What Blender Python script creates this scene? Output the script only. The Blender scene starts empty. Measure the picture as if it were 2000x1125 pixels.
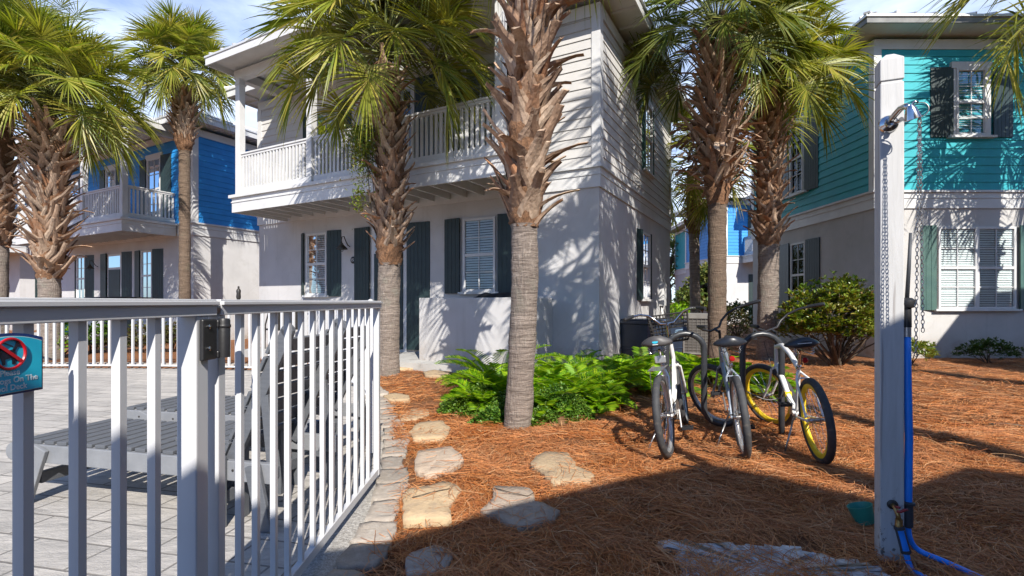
import bpy, bmesh, math, random
import numpy as np
from mathutils import Vector, Matrix, noise
sc = bpy.context.scene
COL = sc.collection
R = math.radians
PI = math.pi
EYE = 1.25
FPX = 975.0
def G(px, py, z=0.0):
    'point of the ground (height z) seen at a pixel of the 2000 px wide photograph'
    Y = FPX * (EYE - z) / (py - 590.0)
    return Vector(((px - 1000.0) / FPX * Y, Y, z))
def at(px, py, Y):
    return Vector(((px - 1000.0) / FPX * Y, Y, EYE - (py - 590.0) / FPX * Y))

# ------------------------------------------------------------------ materials
MATS = {}
def nodes(name):
    m = bpy.data.materials.new(name); m.use_nodes = True
    nt = m.node_tree
    b = nt.nodes['Principled BSDF']
    return m, nt, b
def N(nt, t, **kw):
    n = nt.nodes.new(t)
    for k, v in kw.items():
        if k in n.inputs: n.inputs[k].default_value = v
        else: setattr(n, k, v)
    return n
def L(nt, a, b): nt.links.new(a, b)
def coords(nt, scale=(1, 1, 1), kind='Object'):
    tc = N(nt, 'ShaderNodeTexCoord'); mp = N(nt, 'ShaderNodeMapping'); mp.inputs['Scale'].default_value = scale
    L(nt, tc.outputs[kind], mp.inputs['Vector'])
    return mp.outputs['Vector']
def mixc(nt, fac, a, b, mode='MIX'):
    n = N(nt, 'ShaderNodeMix', data_type='RGBA', blend_type=mode)
    n.clamp_factor = True
    if isinstance(fac, (int, float)): n.inputs[0].default_value = fac
    else: L(nt, fac, n.inputs[0])
    for i, v in ((6, a), (7, b)):
        if isinstance(v, (tuple, list)): n.inputs[i].default_value = (*v[:3], 1)
        else: L(nt, v, n.inputs[i])
    return n.outputs[2]
def ramp(nt, src, a, b, ca=(0, 0, 0), cb=(1, 1, 1)):
    r = N(nt, 'ShaderNodeValToRGB')
    r.color_ramp.elements[0].position = a; r.color_ramp.elements[1].position = b
    r.color_ramp.elements[0].color = (*ca, 1); r.color_ramp.elements[1].color = (*cb, 1)
    L(nt, src, r.inputs[0]); return r.outputs[0]
def noi(nt, vec, scale, detail=4, rough=.55, dist=0):
    n = N(nt, 'ShaderNodeTexNoise'); n.inputs['Scale'].default_value = scale
    n.inputs['Detail'].default_value = detail; n.inputs['Roughness'].default_value = rough
    n.inputs['Distortion'].default_value = dist
    L(nt, vec, n.inputs['Vector']); return n.outputs['Fac']
def bump(nt, b, h, strength=.3, dist=.01):
    n = N(nt, 'ShaderNodeBump'); n.inputs['Strength'].default_value = strength; n.inputs['Distance'].default_value = dist
    L(nt, h, n.inputs['Height']); L(nt, n.outputs[0], b.inputs['Normal']); return n
def simple(name, c1, c2=None, rough=.6, scale=6, bs=.0, bscale=60, metal=0, spec=.5, stain=None, mapscale=(1, 1, 1), coat=0, dist=.004):
    m, nt, b = nodes(name)
    v = coords(nt, mapscale)
    c2 = c2 or tuple(x * .8 for x in c1)
    col = mixc(nt, ramp(nt, noi(nt, v, scale), .35, .65), c1, c2)
    if stain:
        col = mixc(nt, ramp(nt, noi(nt, v, stain[1], 6, .65), stain[2], stain[3]), col, stain[0])
    L(nt, col, b.inputs['Base Color'])
    b.inputs['Roughness'].default_value = rough; b.inputs['Metallic'].default_value = metal
    b.inputs['Specular IOR Level'].default_value = spec; b.inputs['Coat Weight'].default_value = coat
    if bs: bump(nt, b, noi(nt, v, bscale, 5), bs, dist)
    MATS[name] = m; return m
simple('stucco', (.50, .49, .485), (.44, .43, .425), .9, 1.3, .5, 140, stain=((.40, .385, .37), 2.2, .56, .8), dist=.003)
simple('grey_stucco', (.47, .455, .44), (.41, .40, .385), .9, 1.3, .5, 140, stain=((.34, .325, .31), 1.8, .56, .8), dist=.003)
simple('siding_white', (.52, .50, .475), (.47, .455, .435), .65, 2.5, .15, 90, stain=((.45, .42, .38), 3, .6, .85))
simple('trim_white', (.57, .565, .555), (.51, .505, .495), .5, 3, .12, 60, stain=((.46, .45, .43), 4, .62, .85))
simple('siding_teal', (.012, .33, .37), (.010, .285, .33), .6, 2.5, .15, 90, stain=((.03, .33, .37), 3, .6, .8))
simple('siding_blue', (.020, .25, .62), (.016, .21, .54), .6, 2.5, .15, 90, stain=((.03, .24, .55), 3, .6, .8))
simple('siding_lightblue', (.25, .38, .50), None, .6, 2.5, .15, 90)
simple('shutter', (.016, .034, .034), (.012, .026, .027), .5, 5, .2, 70, stain=((.026, .042, .042), 6, .58, .8))
simple('shutter_green', (.055, .12, .10), (.04, .095, .085), .5, 5, .2, 70)
simple('blind', (.78, .78, .76), (.72, .72, .70), .5, 4)
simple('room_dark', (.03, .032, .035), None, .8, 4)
simple('gutter_grey', (.20, .20, .19), (.14, .14, .135), .6, 5)
simple('fence_white', (.53, .53, .54), (.49, .49, .50), .32, 3, .04, 30, stain=((.52, .51, .49), 7, .66, .85))
simple('lounger_rail', (.20, .205, .215), (.165, .17, .18), .55, 8, .25, 50)
simple('lounger', (.10, .105, .115), (.08, .085, .095), .55, 8, .25, 50, mapscale=(1, 8, 8))
simple('rubber', (.045, .045, .047), (.03, .03, .032), .75, 20, .2, 80, stain=((.12, .10, .08), 14, .55, .8))
simple('black_plastic', (.018, .018, .020), None, .45, 10, .1, 80)
simple('saddle_vinyl', (.02, .022, .028), (.015, .016, .02), .33, 10, .12, 160)
simple('saddle_grey', (.075, .07, .068), (.055, .05, .05), .5, 10, .2, 120)
simple('bike_white', (.72, .71, .69), (.66, .65, .62), .28, 6, 0, 0, coat=.5, stain=((.45, .38, .30), 12, .62, .8))
simple('bike_silver', (.34, .38, .43), (.28, .32, .37), .3, 6, 0, 0, metal=.5, coat=.4)
simple('chrome', (.62, .62, .63), (.50, .49, .48), .16, 12, 0, 0, metal=1)
simple('steel', (.45, .44, .43), (.33, .30, .27), .38, 14, 0, 0, metal=.9)
simple('yellow_rim', (.82, .58, .02), (.74, .50, .02), .4, 7)
simple('alloy_rim', (.55, .55, .55), (.45, .44, .42), .35, 9, metal=.7)
simple('red_lens', (.35, .01, .01), None, .25, 9)
simple('blue_hose', (.02, .26, .88), (.016, .22, .78), .38, 9, .1, 60)
simple('hose_grey', (.04, .045, .055), None, .6, 9)
simple('brass', (.42, .28, .11), (.30, .19, .08), .42, 20, .1, 60, metal=.9)
simple('tap_red', (.28, .02, .02), (.16, .02, .02), .5, 20)
simple('teal_plastic', (.02, .22, .17), None, .4, 9)
simple('bin_navy', (.018, .03, .055), (.014, .022, .04), .5, 5, .1, 40)
simple('ac_beige', (.20, .19, .175), (.16, .15, .14), .6, 5, .1, 40)
simple('ac_grille', (.10, .09, .08), None, .7, 9)
simple('iron_black', (.015, .014, .014), (.03, .025, .02), .5, 16, .2, 50)
simple('lamp_metal', (.10, .095, .08), (.07, .065, .055), .45, 12, metal=.6)
simple('cover_black', (.012, .013, .016), None, .6, 6, .4, 12)
simple('edging_black', (.02, .02, .02), None, .6, 6)
simple('lime', (.35, .60, .10), None, .6, 6)
simple('cyan_cloth', (.02, .42, .62), None, .7, 6)
simple('concrete', (.42, .41, .39), (.34, .33, .31), .9, 3, .5, 60, stain=((.22, .2, .18), 5, .55, .75))
simple('gravel', (.44, .42, .39), (.26, .245, .225), .95, 55, .9, 70, stain=((.16, .14, .12), 120, .5, .66), dist=.012)
simple('berry', (.035, .02, .012), (.06, .035, .02), .6, 20)
simple('stem_green', (.10, .13, .03), (.16, .16, .05), .6, 5)
simple('twig', (.11, .08, .05), (.07, .05, .035), .85, 12, .4, 60)
simple('bark', (.16, .12, .09), (.10, .075, .055), .9, 6, .8, 18)

def weather(name):
    'rain splash near the ground, faint runs and hairline cracks on render'
    m = MATS[name]; nt = m.node_tree; b = nt.nodes['Principled BSDF']; src = b.inputs['Base Color'].links[0].from_socket
    sep = N(nt, 'ShaderNodeSeparateXYZ'); v = coords(nt); L(nt, v, sep.inputs[0])
    mr = N(nt, 'ShaderNodeMapRange'); mr.inputs[1].default_value = .55; mr.inputs[2].default_value = .0; L(nt, sep.outputs[2], mr.inputs[0])
    mu = N(nt, 'ShaderNodeMath', operation='MULTIPLY'); L(nt, mr.outputs[0], mu.inputs[0]); L(nt, ramp(nt, noi(nt, v, 3.5, 7, .7), .35, .65), mu.inputs[1])
    c = mixc(nt, mu.outputs[0], src, (.26, .20, .15))
    runs = ramp(nt, noi(nt, coords(nt, (7, 7, .35)), 1.3, 5, .6), .58, .80)
    ru = N(nt, 'ShaderNodeMath', operation='MULTIPLY'); L(nt, runs, ru.inputs[0]); ru.inputs[1].default_value = .35
    c = mixc(nt, ru.outputs[0], c, (.30, .28, .26))
    vo = N(nt, 'ShaderNodeTexVoronoi', feature='DISTANCE_TO_EDGE'); vo.inputs['Scale'].default_value = .55
    dv = N(nt, 'ShaderNodeMix', data_type='RGBA'); L(nt, v, dv.inputs[6]); nn = N(nt, 'ShaderNodeTexNoise'); nn.inputs['Scale'].default_value = 3; L(nt, v, nn.inputs['Vector']); L(nt, nn.outputs['Color'], dv.inputs[7]); dv.inputs[0].default_value = .12
    L(nt, dv.outputs[2], vo.inputs['Vector'])
    ck = ramp(nt, vo.outputs['Distance'], .0, .006, (1, 1, 1), (0, 0, 0)); cm = N(nt, 'ShaderNodeMath', operation='MULTIPLY'); L(nt, ck, cm.inputs[0]); cm.inputs[1].default_value = .12
    L(nt, mixc(nt, cm.outputs[0], c, (.25, .23, .21)), b.inputs['Base Color'])
weather('stucco'); weather('grey_stucco')
def glass():
    m, nt, b = nodes('window_glass')
    out = nt.nodes['Material Output']
    gl = N(nt, 'ShaderNodeBsdfGlossy'); gl.inputs['Roughness'].default_value = .02; gl.inputs['Color'].default_value = (.9, .95, 1, 1)
    tr = N(nt, 'ShaderNodeBsdfTransparent'); tr.inputs['Color'].default_value = (.88, .91, .92, 1)
    fr = N(nt, 'ShaderNodeFresnel'); fr.inputs['IOR'].default_value = 1.3
    mx = N(nt, 'ShaderNodeMixShader'); L(nt, fr.outputs[0], mx.inputs[0]); L(nt, tr.outputs[0], mx.inputs[1]); L(nt, gl.outputs[0], mx.inputs[2])
    v = coords(nt); bn = N(nt, 'ShaderNodeBump'); bn.inputs['Strength'].default_value = .06; bn.inputs['Distance'].default_value = .02
    L(nt, noi(nt, v, 2.2, 2), bn.inputs['Height']); L(nt, bn.outputs[0], gl.inputs['Normal'])
    L(nt, mx.outputs[0], out.inputs[0]); MATS['window_glass'] = m
glass()

def leafmat(name, cols, trans=.35, rough=.45, tcol=None, gloss=.35):
    'leaf: colour varies leaf by leaf; light passes through the blade'
    m, nt, b = nodes(name)
    g = N(nt, 'ShaderNodeNewGeometry')
    r = N(nt, 'ShaderNodeValToRGB'); cr = r.color_ramp
    while len(cr.elements) < len(cols): cr.elements.new(.5)
    for i, c in enumerate(cols):
        cr.elements[i].position = i / (len(cols) - 1) if len(cols) > 1 else 0
        cr.elements[i].color = (*c, 1)
    L(nt, g.outputs['Random Per Island'], r.inputs[0])
    v = coords(nt)
    col = mixc(nt, ramp(nt, noi(nt, v, 1.7, 3), .35, .7), r.outputs[0], mixc(nt, .35, r.outputs[0], (cols[-1][0] * 1.15, cols[-1][1], cols[-1][2])))
    L(nt, col, b.inputs['Base Color']); b.inputs['Roughness'].default_value = rough
    b.inputs['Specular IOR Level'].default_value = gloss
    t = N(nt, 'ShaderNodeBsdfTranslucent')
    hs = N(nt, 'ShaderNodeHueSaturation'); hs.inputs['Value'].default_value = 1.5; hs.inputs['Saturation'].default_value = 1.1
    L(nt, col, hs.inputs['Color']); L(nt, hs.outputs[0], t.inputs['Color'])
    mx = N(nt, 'ShaderNodeMixShader'); mx.inputs[0].default_value = trans
    L(nt, b.outputs[0], mx.inputs[1]); L(nt, t.outputs[0], mx.inputs[2])
    L(nt, mx.outputs[0], nt.nodes['Material Output'].inputs[0]); MATS[name] = m; return m
leafmat('frond', [(.06, .10, .012), (.12, .17, .018), (.19, .24, .026), (.26, .29, .034), (.40, .34, .08)], .38, .42, gloss=.4)
leafmat('frond_dark', [(.05, .09, .012), (.085, .125, .018), (.13, .17, .024), (.22, .21, .05)], .34, .42, gloss=.4)
leafmat('fern', [(.05, .14, .008), (.11, .28, .01), (.20, .40, .012), (.30, .50, .015), (.44, .55, .02), (.16, .33, .02)], .40, .4)
leafmat('groundcover', [(.03, .085, .012), (.055, .14, .015), (.09, .19, .02), (.16, .24, .03)], .25, .42)
leafmat('shrub_leaf', [(.05, .11, .012), (.09, .17, .018), (.13, .22, .02), (.24, .28, .03), (.2, .12, .03)], .28, .35, gloss=.6)
leafmat('hedge_leaf', [(.02, .05, .01), (.035, .075, .014), (.06, .10, .02)], .25, .45)
leafmat('red_leaf', [(.05, .09, .02), (.09, .10, .03), (.14, .07, .035), (.10, .13, .03)], .25, .5)
leafmat('far_leaf', [(.04, .09, .02), (.07, .13, .025), (.12, .15, .03), (.18, .17, .04)], .3, .5)
leafmat('dry_leaf', [(.22, .11, .05), (.30, .17, .08), (.36, .2, .1)], .2, .7)
leafmat('needle', [(.19, .050, .012), (.34, .095, .022), (.48, .155, .036), (.58, .23, .065), (.25, .10, .035), (.60, .36, .18)], .08, .6)

def bootmat(name='boot', c=((.20, .115, .07), (.36, .235, .155), (.52, .39, .28), (.36, .16, .07))):
    m, nt, b = nodes(name)
    g = N(nt, 'ShaderNodeNewGeometry')
    r = N(nt, 'ShaderNodeValToRGB'); cr = r.color_ramp
    while len(cr.elements) < 4: cr.elements.new(.5)
    for i in range(4): cr.elements[i].position = i / 3; cr.elements[i].color = (*c[i], 1)
    L(nt, g.outputs['Random Per Island'], r.inputs[0])
    v = coords(nt, (1, 1, .35))
    n1 = noi(nt, v, 30, 5, .6)
    col = mixc(nt, ramp(nt, n1, .35, .7), r.outputs[0], mixc(nt, .55, r.outputs[0], (.10, .055, .03)))
    L(nt, col, b.inputs['Base Color']); b.inputs['Roughness'].default_value = .8
    bump(nt, b, n1, .7, .012); MATS[name] = m
bootmat()
def trunkmat(name='palm_trunk', kk=1.0):
    m, nt, b = nodes(name)
    v = coords(nt, (1, 1, 1)); v2 = coords(nt, (3, 3, 26))
    rings = noi(nt, v2, 1.5, 6, .7, .9); fine = noi(nt, coords(nt, (30, 30, 6)), 1.5, 5, .6)
    blot = noi(nt, v, 4, 4)
    col = mixc(nt, ramp(nt, rings, .38, .62), (.29, .235, .195), (.135, .105, .085))
    col = mixc(nt, ramp(nt, fine, .58, .80), col, (.42, .36, .30))
    col = mixc(nt, ramp(nt, blot, .55, .8), col, (.20, .19, .15))
    L(nt, col, b.inputs['Base Color']); b.inputs['Roughness'].default_value = .9
    mm = N(nt, 'ShaderNodeMath', operation='ADD'); L(nt, rings, mm.inputs[0]); L(nt, fine, mm.inputs[1])
    bump(nt, b, mm.outputs[0], 1.0, .028); MATS[name] = m
    if kk != 1:
        s_ = b.inputs['Base Color'].links[0].from_socket; L(nt, mixc(nt, 1.0, s_, (kk, kk * .86, kk * .72), 'MULTIPLY'), b.inputs['Base Color']); return
    m, nt, b = nodes('palm_fibre')
    v = coords(nt, (1, 1, .5)); n1 = noi(nt, v, 34, 8, .75, 1.2)
    col = mixc(nt, ramp(nt, n1, .35, .68), (.07, .035, .018), (.33, .17, .085))
    L(nt, col, b.inputs['Base Color']); b.inputs['Roughness'].default_value = .95
    bump(nt, b, n1, 1, .03); MATS['palm_fibre'] = m
trunkmat(); trunkmat('palm_trunk_shaded_brown', .62)  # brown copy also carries the shade on one palm's trunk in its colour

def groundmat():
    m, nt, b = nodes('pine_straw_ground')
    v = coords(nt)
    n1 = noi(nt, v, 1.1, 5, .6, .4)
    streak = noi(nt, coords(nt, (1, 5, 1)), 22, 6, .75, 2.2); s2 = noi(nt, coords(nt, (6, 1, 1)), 18, 6, .75, 2.5)
    mn = N(nt, 'ShaderNodeMath', operation='MAXIMUM'); L(nt, streak, mn.inputs[0]); L(nt, s2, mn.inputs[1])
    col = mixc(nt, ramp(nt, mn.outputs[0], .42, .68), (.095, .030, .009), (.46, .17, .042))
    col = mixc(nt, ramp(nt, n1, .3, .75), col, mixc(nt, .5, col, (.26, .12, .05)))
    big = noi(nt, v, .45, 3)
    col = mixc(nt, ramp(nt, big, .55, .75), col, mixc(nt, .35, col, (.42, .27, .15)))
    L(nt, col, b.inputs['Base Color']); b.inputs['Roughness'].default_value = .95
    bump(nt, b, mn.outputs[0], 1, .04); MATS['pine_straw_ground'] = m
groundmat()
def pavermat():
    m, nt, b = nodes('deck_pavers')
    tc = N(nt, 'ShaderNodeTexCoord'); mp = N(nt, 'ShaderNodeMapping'); mp.inputs['Rotation'].default_value = (0, 0, R(12))
    L(nt, tc.outputs['Object'], mp.inputs['Vector']); v = mp.outputs['Vector']
    br = N(nt, 'ShaderNodeTexBrick'); br.inputs['Scale'].default_value = 1; br.inputs['Brick Width'].default_value = .46; br.inputs['Row Height'].default_value = .23
    br.inputs['Mortar Size'].default_value = .007; br.inputs['Mortar Smooth'].default_value = .3; br.inputs['Bias'].default_value = 0
    br.inputs['Color1'].default_value = (.47, .435, .39, 1); br.inputs['Color2'].default_value = (.36, .335, .305, 1); br.inputs['Mortar'].default_value = (.15, .135, .12, 1)
    L(nt, v, br.inputs['Vector'])
    col = mixc(nt, ramp(nt, noi(nt, coords(nt, (1, 3, 1)), 3.5, 7, .7, .9), .42, .68), br.outputs[0], mixc(nt, .7, br.outputs[0], (.20, .19, .175)))
    col = mixc(nt, ramp(nt, noi(nt, v, 1.1, 5), .5, .8), col, mixc(nt, .5, col, (.5, .46, .42)))
    L(nt, col, b.inputs['Base Color']); b.inputs['Roughness'].default_value = .85
    sub = N(nt, 'ShaderNodeMath', operation='SUBTRACT'); L(nt, noi(nt, coords(nt, (1, 2.5, 1)), 14, 8, .7, .6), sub.inputs[0]); L(nt, br.outputs['Fac'], sub.inputs[1])
    bump(nt, b, sub.outputs[0], .8, .014); MATS['deck_pavers'] = m
pavermat()
def stonemat(name, a, c, d):
    m, nt, b = nodes(name)
    v = coords(nt)
    g = N(nt, 'ShaderNodeObjectInfo')
    col = mixc(nt, ramp(nt, noi(nt, v, 5, 6, .6, .4), .35, .65), a, c)
    col = mixc(nt, ramp(nt, noi(nt, v, 16, 6, .7), .5, .72), col, d)
    hs = N(nt, 'ShaderNodeHueSaturation'); L(nt, col, hs.inputs['Color'])
    ma = N(nt, 'ShaderNodeMapRange'); ma.inputs[3].default_value = .8; ma.inputs[4].default_value = 1.15
    L(nt, g.outputs['Random'], ma.inputs[0]); L(nt, ma.outputs[0], hs.inputs['Value'])
    L(nt, hs.outputs[0], b.inputs['Base Color']); b.inputs['Roughness'].default_value = .9
    bump(nt, b, noi(nt, v, 26, 8, .7), .7, .02); MATS[name] = m
stonemat('sandstone', (.50, .37, .22), (.42, .30, .18), (.34, .25, .17))
stonemat('pinkstone', (.46, .36, .27), (.38, .30, .225), (.32, .25, .19))
stonemat('greystone', (.36, .31, .26), (.28, .24, .20), (.42, .38, .33))
stonemat('shower_slab', (.60, .60, .60), (.30, .30, .31), (.72, .72, .72))
def roofmat():
    m, nt, b = nodes('metal_roof')
    v = coords(nt)
    col = mixc(nt, ramp(nt, noi(nt, v, 1.2, 4), .35, .7), (.62, .62, .61), (.52, .52, .52))
    L(nt, col, b.inputs['Base Color']); b.inputs['Roughness'].default_value = .45; b.inputs['Metallic'].default_value = .25
    bump(nt, b, noi(nt, v, 3, 3), .1, .02); MATS['metal_roof'] = m
roofmat()
def woodpost():
    m, nt, b = nodes('painted_post')
    v = coords(nt, (14, 14, 1.1))
    g1 = noi(nt, v, 2.2, 6, .65, .6)
    crack = ramp(nt, noi(nt, coords(nt, (22, 22, .8)), 1.6, 3, .5, .3), .66, .70)
    col = mixc(nt, ramp(nt, g1, .35, .7), (.48, .475, .47), (.40, .395, .385))
    chips = noi(nt, coords(nt, (1, 1, .6)), 38, 4, .6)
    low = N(nt, 'ShaderNodeSeparateXYZ'); L(nt, coords(nt), low.inputs[0])
    lr = N(nt, 'ShaderNodeMapRange'); lr.inputs[1].default_value = .45; lr.inputs[2].default_value = .0; L(nt, low.outputs[2], lr.inputs[0])
    mu = N(nt, 'ShaderNodeMath', operation='MULTIPLY'); L(nt, ramp(nt, chips, .60, .64), mu.inputs[0]); L(nt, lr.outputs[0], mu.inputs[1])
    col = mixc(nt, mu.outputs[0], col, (.10, .085, .07))
    col = mixc(nt, crack, col, (.30, .28, .27))
    L(nt, col, b.inputs['Base Color']); b.inputs['Roughness'].default_value = .6
    bump(nt, b, g1, .35, .006); MATS['painted_post'] = m
woodpost()

# ------------------------------------------------------------------ mesh builder
class MB:
    def __init__(s, M=None): s.v = []; s.f = []; s.mi = []; s.M = M; s.cur = 0
    def add(s, vs, fs):
        o = len(s.v)
        if s.M is not None: vs = [s.M @ Vector(p) for p in vs]
        s.v.extend([tuple(p) for p in vs]); s.f.extend([tuple(i + o for i in f) for f in fs]); s.mi.extend([s.cur] * len(fs)); return s
    def box(s, x0, x1, y0, y1, z0, z1, T=None):
        vs = [Vector(p) for p in ((x0, y0, z0), (x1, y0, z0), (x1, y1, z0), (x0, y1, z0), (x0, y0, z1), (x1, y0, z1), (x1, y1, z1), (x0, y1, z1))]
        if T is not None: vs = [T @ p for p in vs]
        return s.add(vs, [(0, 3, 2, 1), (4, 5, 6, 7), (0, 1, 5, 4), (1, 2, 6, 5), (2, 3, 7, 6), (3, 0, 4, 7)])
    def bar(s, a, b, w, h, up=(0, 0, 1)):
        a = Vector(a); b = Vector(b); d = (b - a); l = d.length; d.normalize()
        u = Vector(up); r = d.cross(u)
        if r.length < 1e-5: r = d.cross(Vector((1, 0, 0)))
        r.normalize(); u = r.cross(d)
        vs = [p + r * i * w / 2 + u * j * h / 2 for p in (a, b) for i, j in ((-1, -1), (1, -1), (1, 1), (-1, 1))]
        return s.add(vs, [(0, 1, 2, 3), (7, 6, 5, 4), (0, 4, 5, 1), (1, 5, 6, 2), (2, 6, 7, 3), (3, 7, 4, 0)])
    def tube(s, pts, rad, n=8, caps=True, closed=False):
        pts = [Vector(p) for p in pts]
        if not hasattr(rad, '__len__'): rad = [rad] * len(pts)
        vs = []; fs = []; prev = None; m = len(pts)
        for i, p in enumerate(pts):
            if closed: t = pts[(i + 1) % m] - pts[i - 1]
            else: t = pts[min(i + 1, m - 1)] - pts[max(i - 1, 0)]
            t.normalize()
            if prev is None:
                a = Vector((0, 0, 1)) if abs(t.z) < .9 else Vector((1, 0, 0))
                u = t.cross(a).normalized()
            else:
                u = (prev - t * prev.dot(t)).normalized()
            prev = u; w = t.cross(u)
            for k in range(n):
                a = 2 * PI * k / n
                vs.append(p + (u * math.cos(a) + w * math.sin(a)) * rad[i])
        rng = m if closed else m - 1
        for i in range(rng):
            j = (i + 1) % m
            for k in range(n):
                k2 = (k + 1) % n
                fs.append((i * n + k, i * n + k2, j * n + k2, j * n + k))
        if caps and not closed:
            fs.append(tuple(range(n - 1, -1, -1))); fs.append(tuple((m - 1) * n + k for k in range(n)))
        return s.add(vs, fs)
    def lathe(s, prof, n=16, T=None):
        vs = []; fs = []
        for r, z in prof:
            for k in range(n):
                a = 2 * PI * k / n; p = Vector((r * math.cos(a), r * math.sin(a), z)); vs.append(T @ p if T is not None else p)
        for i in range(len(prof) - 1):
            for k in range(n):
                k2 = (k + 1) % n; fs.append((i * n + k, i * n + k2, (i + 1) * n + k2, (i + 1) * n + k))
        fs.append(tuple(range(n - 1, -1, -1))); fs.append(tuple((len(prof) - 1) * n + k for k in range(n)))
        return s.add(vs, fs)
    def torus(s, c, ax, R_, r, n=24, m=6):
        ax = Vector(ax).normalized(); a = ax.orthogonal().normalized(); b = ax.cross(a)
        return s.tube([Vector(c) + (a * math.cos(2 * PI * k / n) + b * math.sin(2 * PI * k / n)) * R_ for k in range(n)], r, m, closed=True)
    def prism(s, poly, z0, z1):
        n = len(poly); vs = [(x, y, z0) for x, y in poly] + [(x, y, z1) for x, y in poly]
        return s.add(vs, [tuple(range(n - 1, -1, -1)), tuple(range(n, 2 * n))] + [(i, (i + 1) % n, n + (i + 1) % n, n + i) for i in range(n)])
    def build(s, name, mat, parent=None, smooth=False, bevel=0, fix=False):
        me = bpy.data.meshes.new(name); me.from_pydata(s.v, [], s.f); 
        mats = mat if isinstance(mat, (list, tuple)) else [mat]
        for mm in mats: me.materials.append(MATS[mm] if isinstance(mm, str) else mm)
        if len(mats) > 1: me.polygons.foreach_set('material_index', s.mi)
        if smooth: me.polygons.foreach_set('use_smooth', [True] * len(me.polygons))
        if fix:
            bm = bmesh.new(); bm.from_mesh(me); bmesh.ops.recalc_face_normals(bm, faces=bm.faces); bm.to_mesh(me); bm.free()
        me.update()
        o = bpy.data.objects.new(name, me); COL.objects.link(o)
        if parent is not None: o.parent = parent
        if bevel:
            md = o.modifiers.new('bevel', 'BEVEL'); md.width = bevel; md.segments = 2; md.limit_method = 'ANGLE'; md.angle_limit = R(40)
        if smooth == 'auto':
            me.polygons.foreach_set('use_smooth', [True] * len(me.polygons))
            me.set_sharp_from_angle(angle=R(38))
        return o
def tag(o, label=None, cat=None, group=None, kind=None):
    if label: o['label'] = label
    if cat: o['category'] = cat
    if group: o['group'] = group
    if kind: o['kind'] = kind
    return o
def thing(name, label, cat, loc=(0, 0, 0), rz=0, group=None):
    o = bpy.data.objects.new(name, None); COL.objects.link(o); o.location = loc; o.rotation_euler = (0, 0, rz)
    o.empty_display_size = .1
    return tag(o, label, cat, group)
def fast(name, V, F, mat, parent=None, smooth=False):
    'numpy quads or triangles to mesh'
    V = np.asarray(V, dtype=np.float32).reshape(-1, 3); F = np.asarray(F, dtype=np.int32)
    me = bpy.data.meshes.new(name); k = F.shape[1]
    me.vertices.add(len(V)); me.vertices.foreach_set('co', V.ravel())
    me.loops.add(F.size); me.loops.foreach_set('vertex_index', F.ravel())
    me.polygons.add(len(F)); me.polygons.foreach_set('loop_start', np.arange(0, F.size, k, dtype=np.int32))
    try: me.polygons.foreach_set('loop_total', np.full(len(F), k, dtype=np.int32))
    except Exception: pass
    me.materials.append(MATS[mat]); me.update(calc_edges=True)
    if smooth: me.polygons.foreach_set('use_smooth', [True] * len(F))
    o = bpy.data.objects.new(name, me); COL.objects.link(o)
    if parent is not None: o.parent = parent
    return o

# ------------------------------------------------------------------ camera, light, sky
cam = bpy.data.cameras.new('camera'); co = bpy.data.objects.new('camera', cam); COL.objects.link(co)
co.location = (0, 0, EYE); co.rotation_euler = (R(90), 0, 0)
cam.sensor_width = 36; cam.lens = 36 * FPX / 2000; cam.shift_y = 27.5 / 2000; cam.clip_end = 2000; cam.clip_start = .05
sc.camera = co
SUN = Vector((.25, -.968, .781)).normalized()     # towards the sun
sd = bpy.data.lights.new('sun', 'SUN'); sd.energy = 4.8; sd.angle = R(.35); sd.color = (1, .95, .87)
so = bpy.data.objects.new('sun', sd); COL.objects.link(so)
so.rotation_euler = SUN.to_track_quat('Z', 'Y').to_euler(); so.location = (10, -40, 32)
w = bpy.data.worlds.new('World'); sc.world = w; w.use_nodes = True; nt = w.node_tree
bg = nt.nodes['Background']
sky = N(nt, 'ShaderNodeTexSky', sky_type='NISHITA'); sky.sun_disc = False
sky.sun_elevation = math.asin(SUN.z); sky.sun_rotation = math.atan2(SUN.x, SUN.y)
sky.air_density = 1.0; sky.dust_density = .6; sky.ozone_density = 2.0
tc = N(nt, 'ShaderNodeTexCoord'); mp = N(nt, 'ShaderNodeMapping'); mp.inputs['Scale'].default_value = (1, 1, 3.2)
L(nt, tc.outputs['Generated'], mp.inputs['Vector'])
cl = noi(nt, mp.outputs['Vector'], 1.7, 7, .6, .35)
f = ramp(nt, cl, .30, .60)
# thin cloud lies in the northern half of the sky, away from the sun
sx = N(nt, 'ShaderNodeSeparateXYZ'); L(nt, tc.outputs['Generated'], sx.inputs[0])
mk = N(nt, 'ShaderNodeMapRange'); mk.inputs[1].default_value = .2; mk.inputs[2].default_value = .6; L(nt, sx.outputs[1], mk.inputs[0])
m0 = N(nt, 'ShaderNodeMath', operation='MULTIPLY'); L(nt, f, m0.inputs[0]); L(nt, mk.outputs[0], m0.inputs[1]); f = m0.outputs[0]
mm = N(nt, 'ShaderNodeMath', operation='MULTIPLY'); L(nt, f, mm.inputs[0]); mm.inputs[1].default_value = .62
L(nt, mixc(nt, mm.outputs[0], mixc(nt, 1.0, sky.outputs[0], (.74, .97, 1.36), 'MULTIPLY'), (11.0, 12.2, 13.8)), bg.inputs[0]); bg.inputs[1].default_value = .085
vs = sc.view_settings; vs.view_transform = 'Standard'; vs.look = 'None'; vs.gamma = 1; vs.exposure = .8
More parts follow.
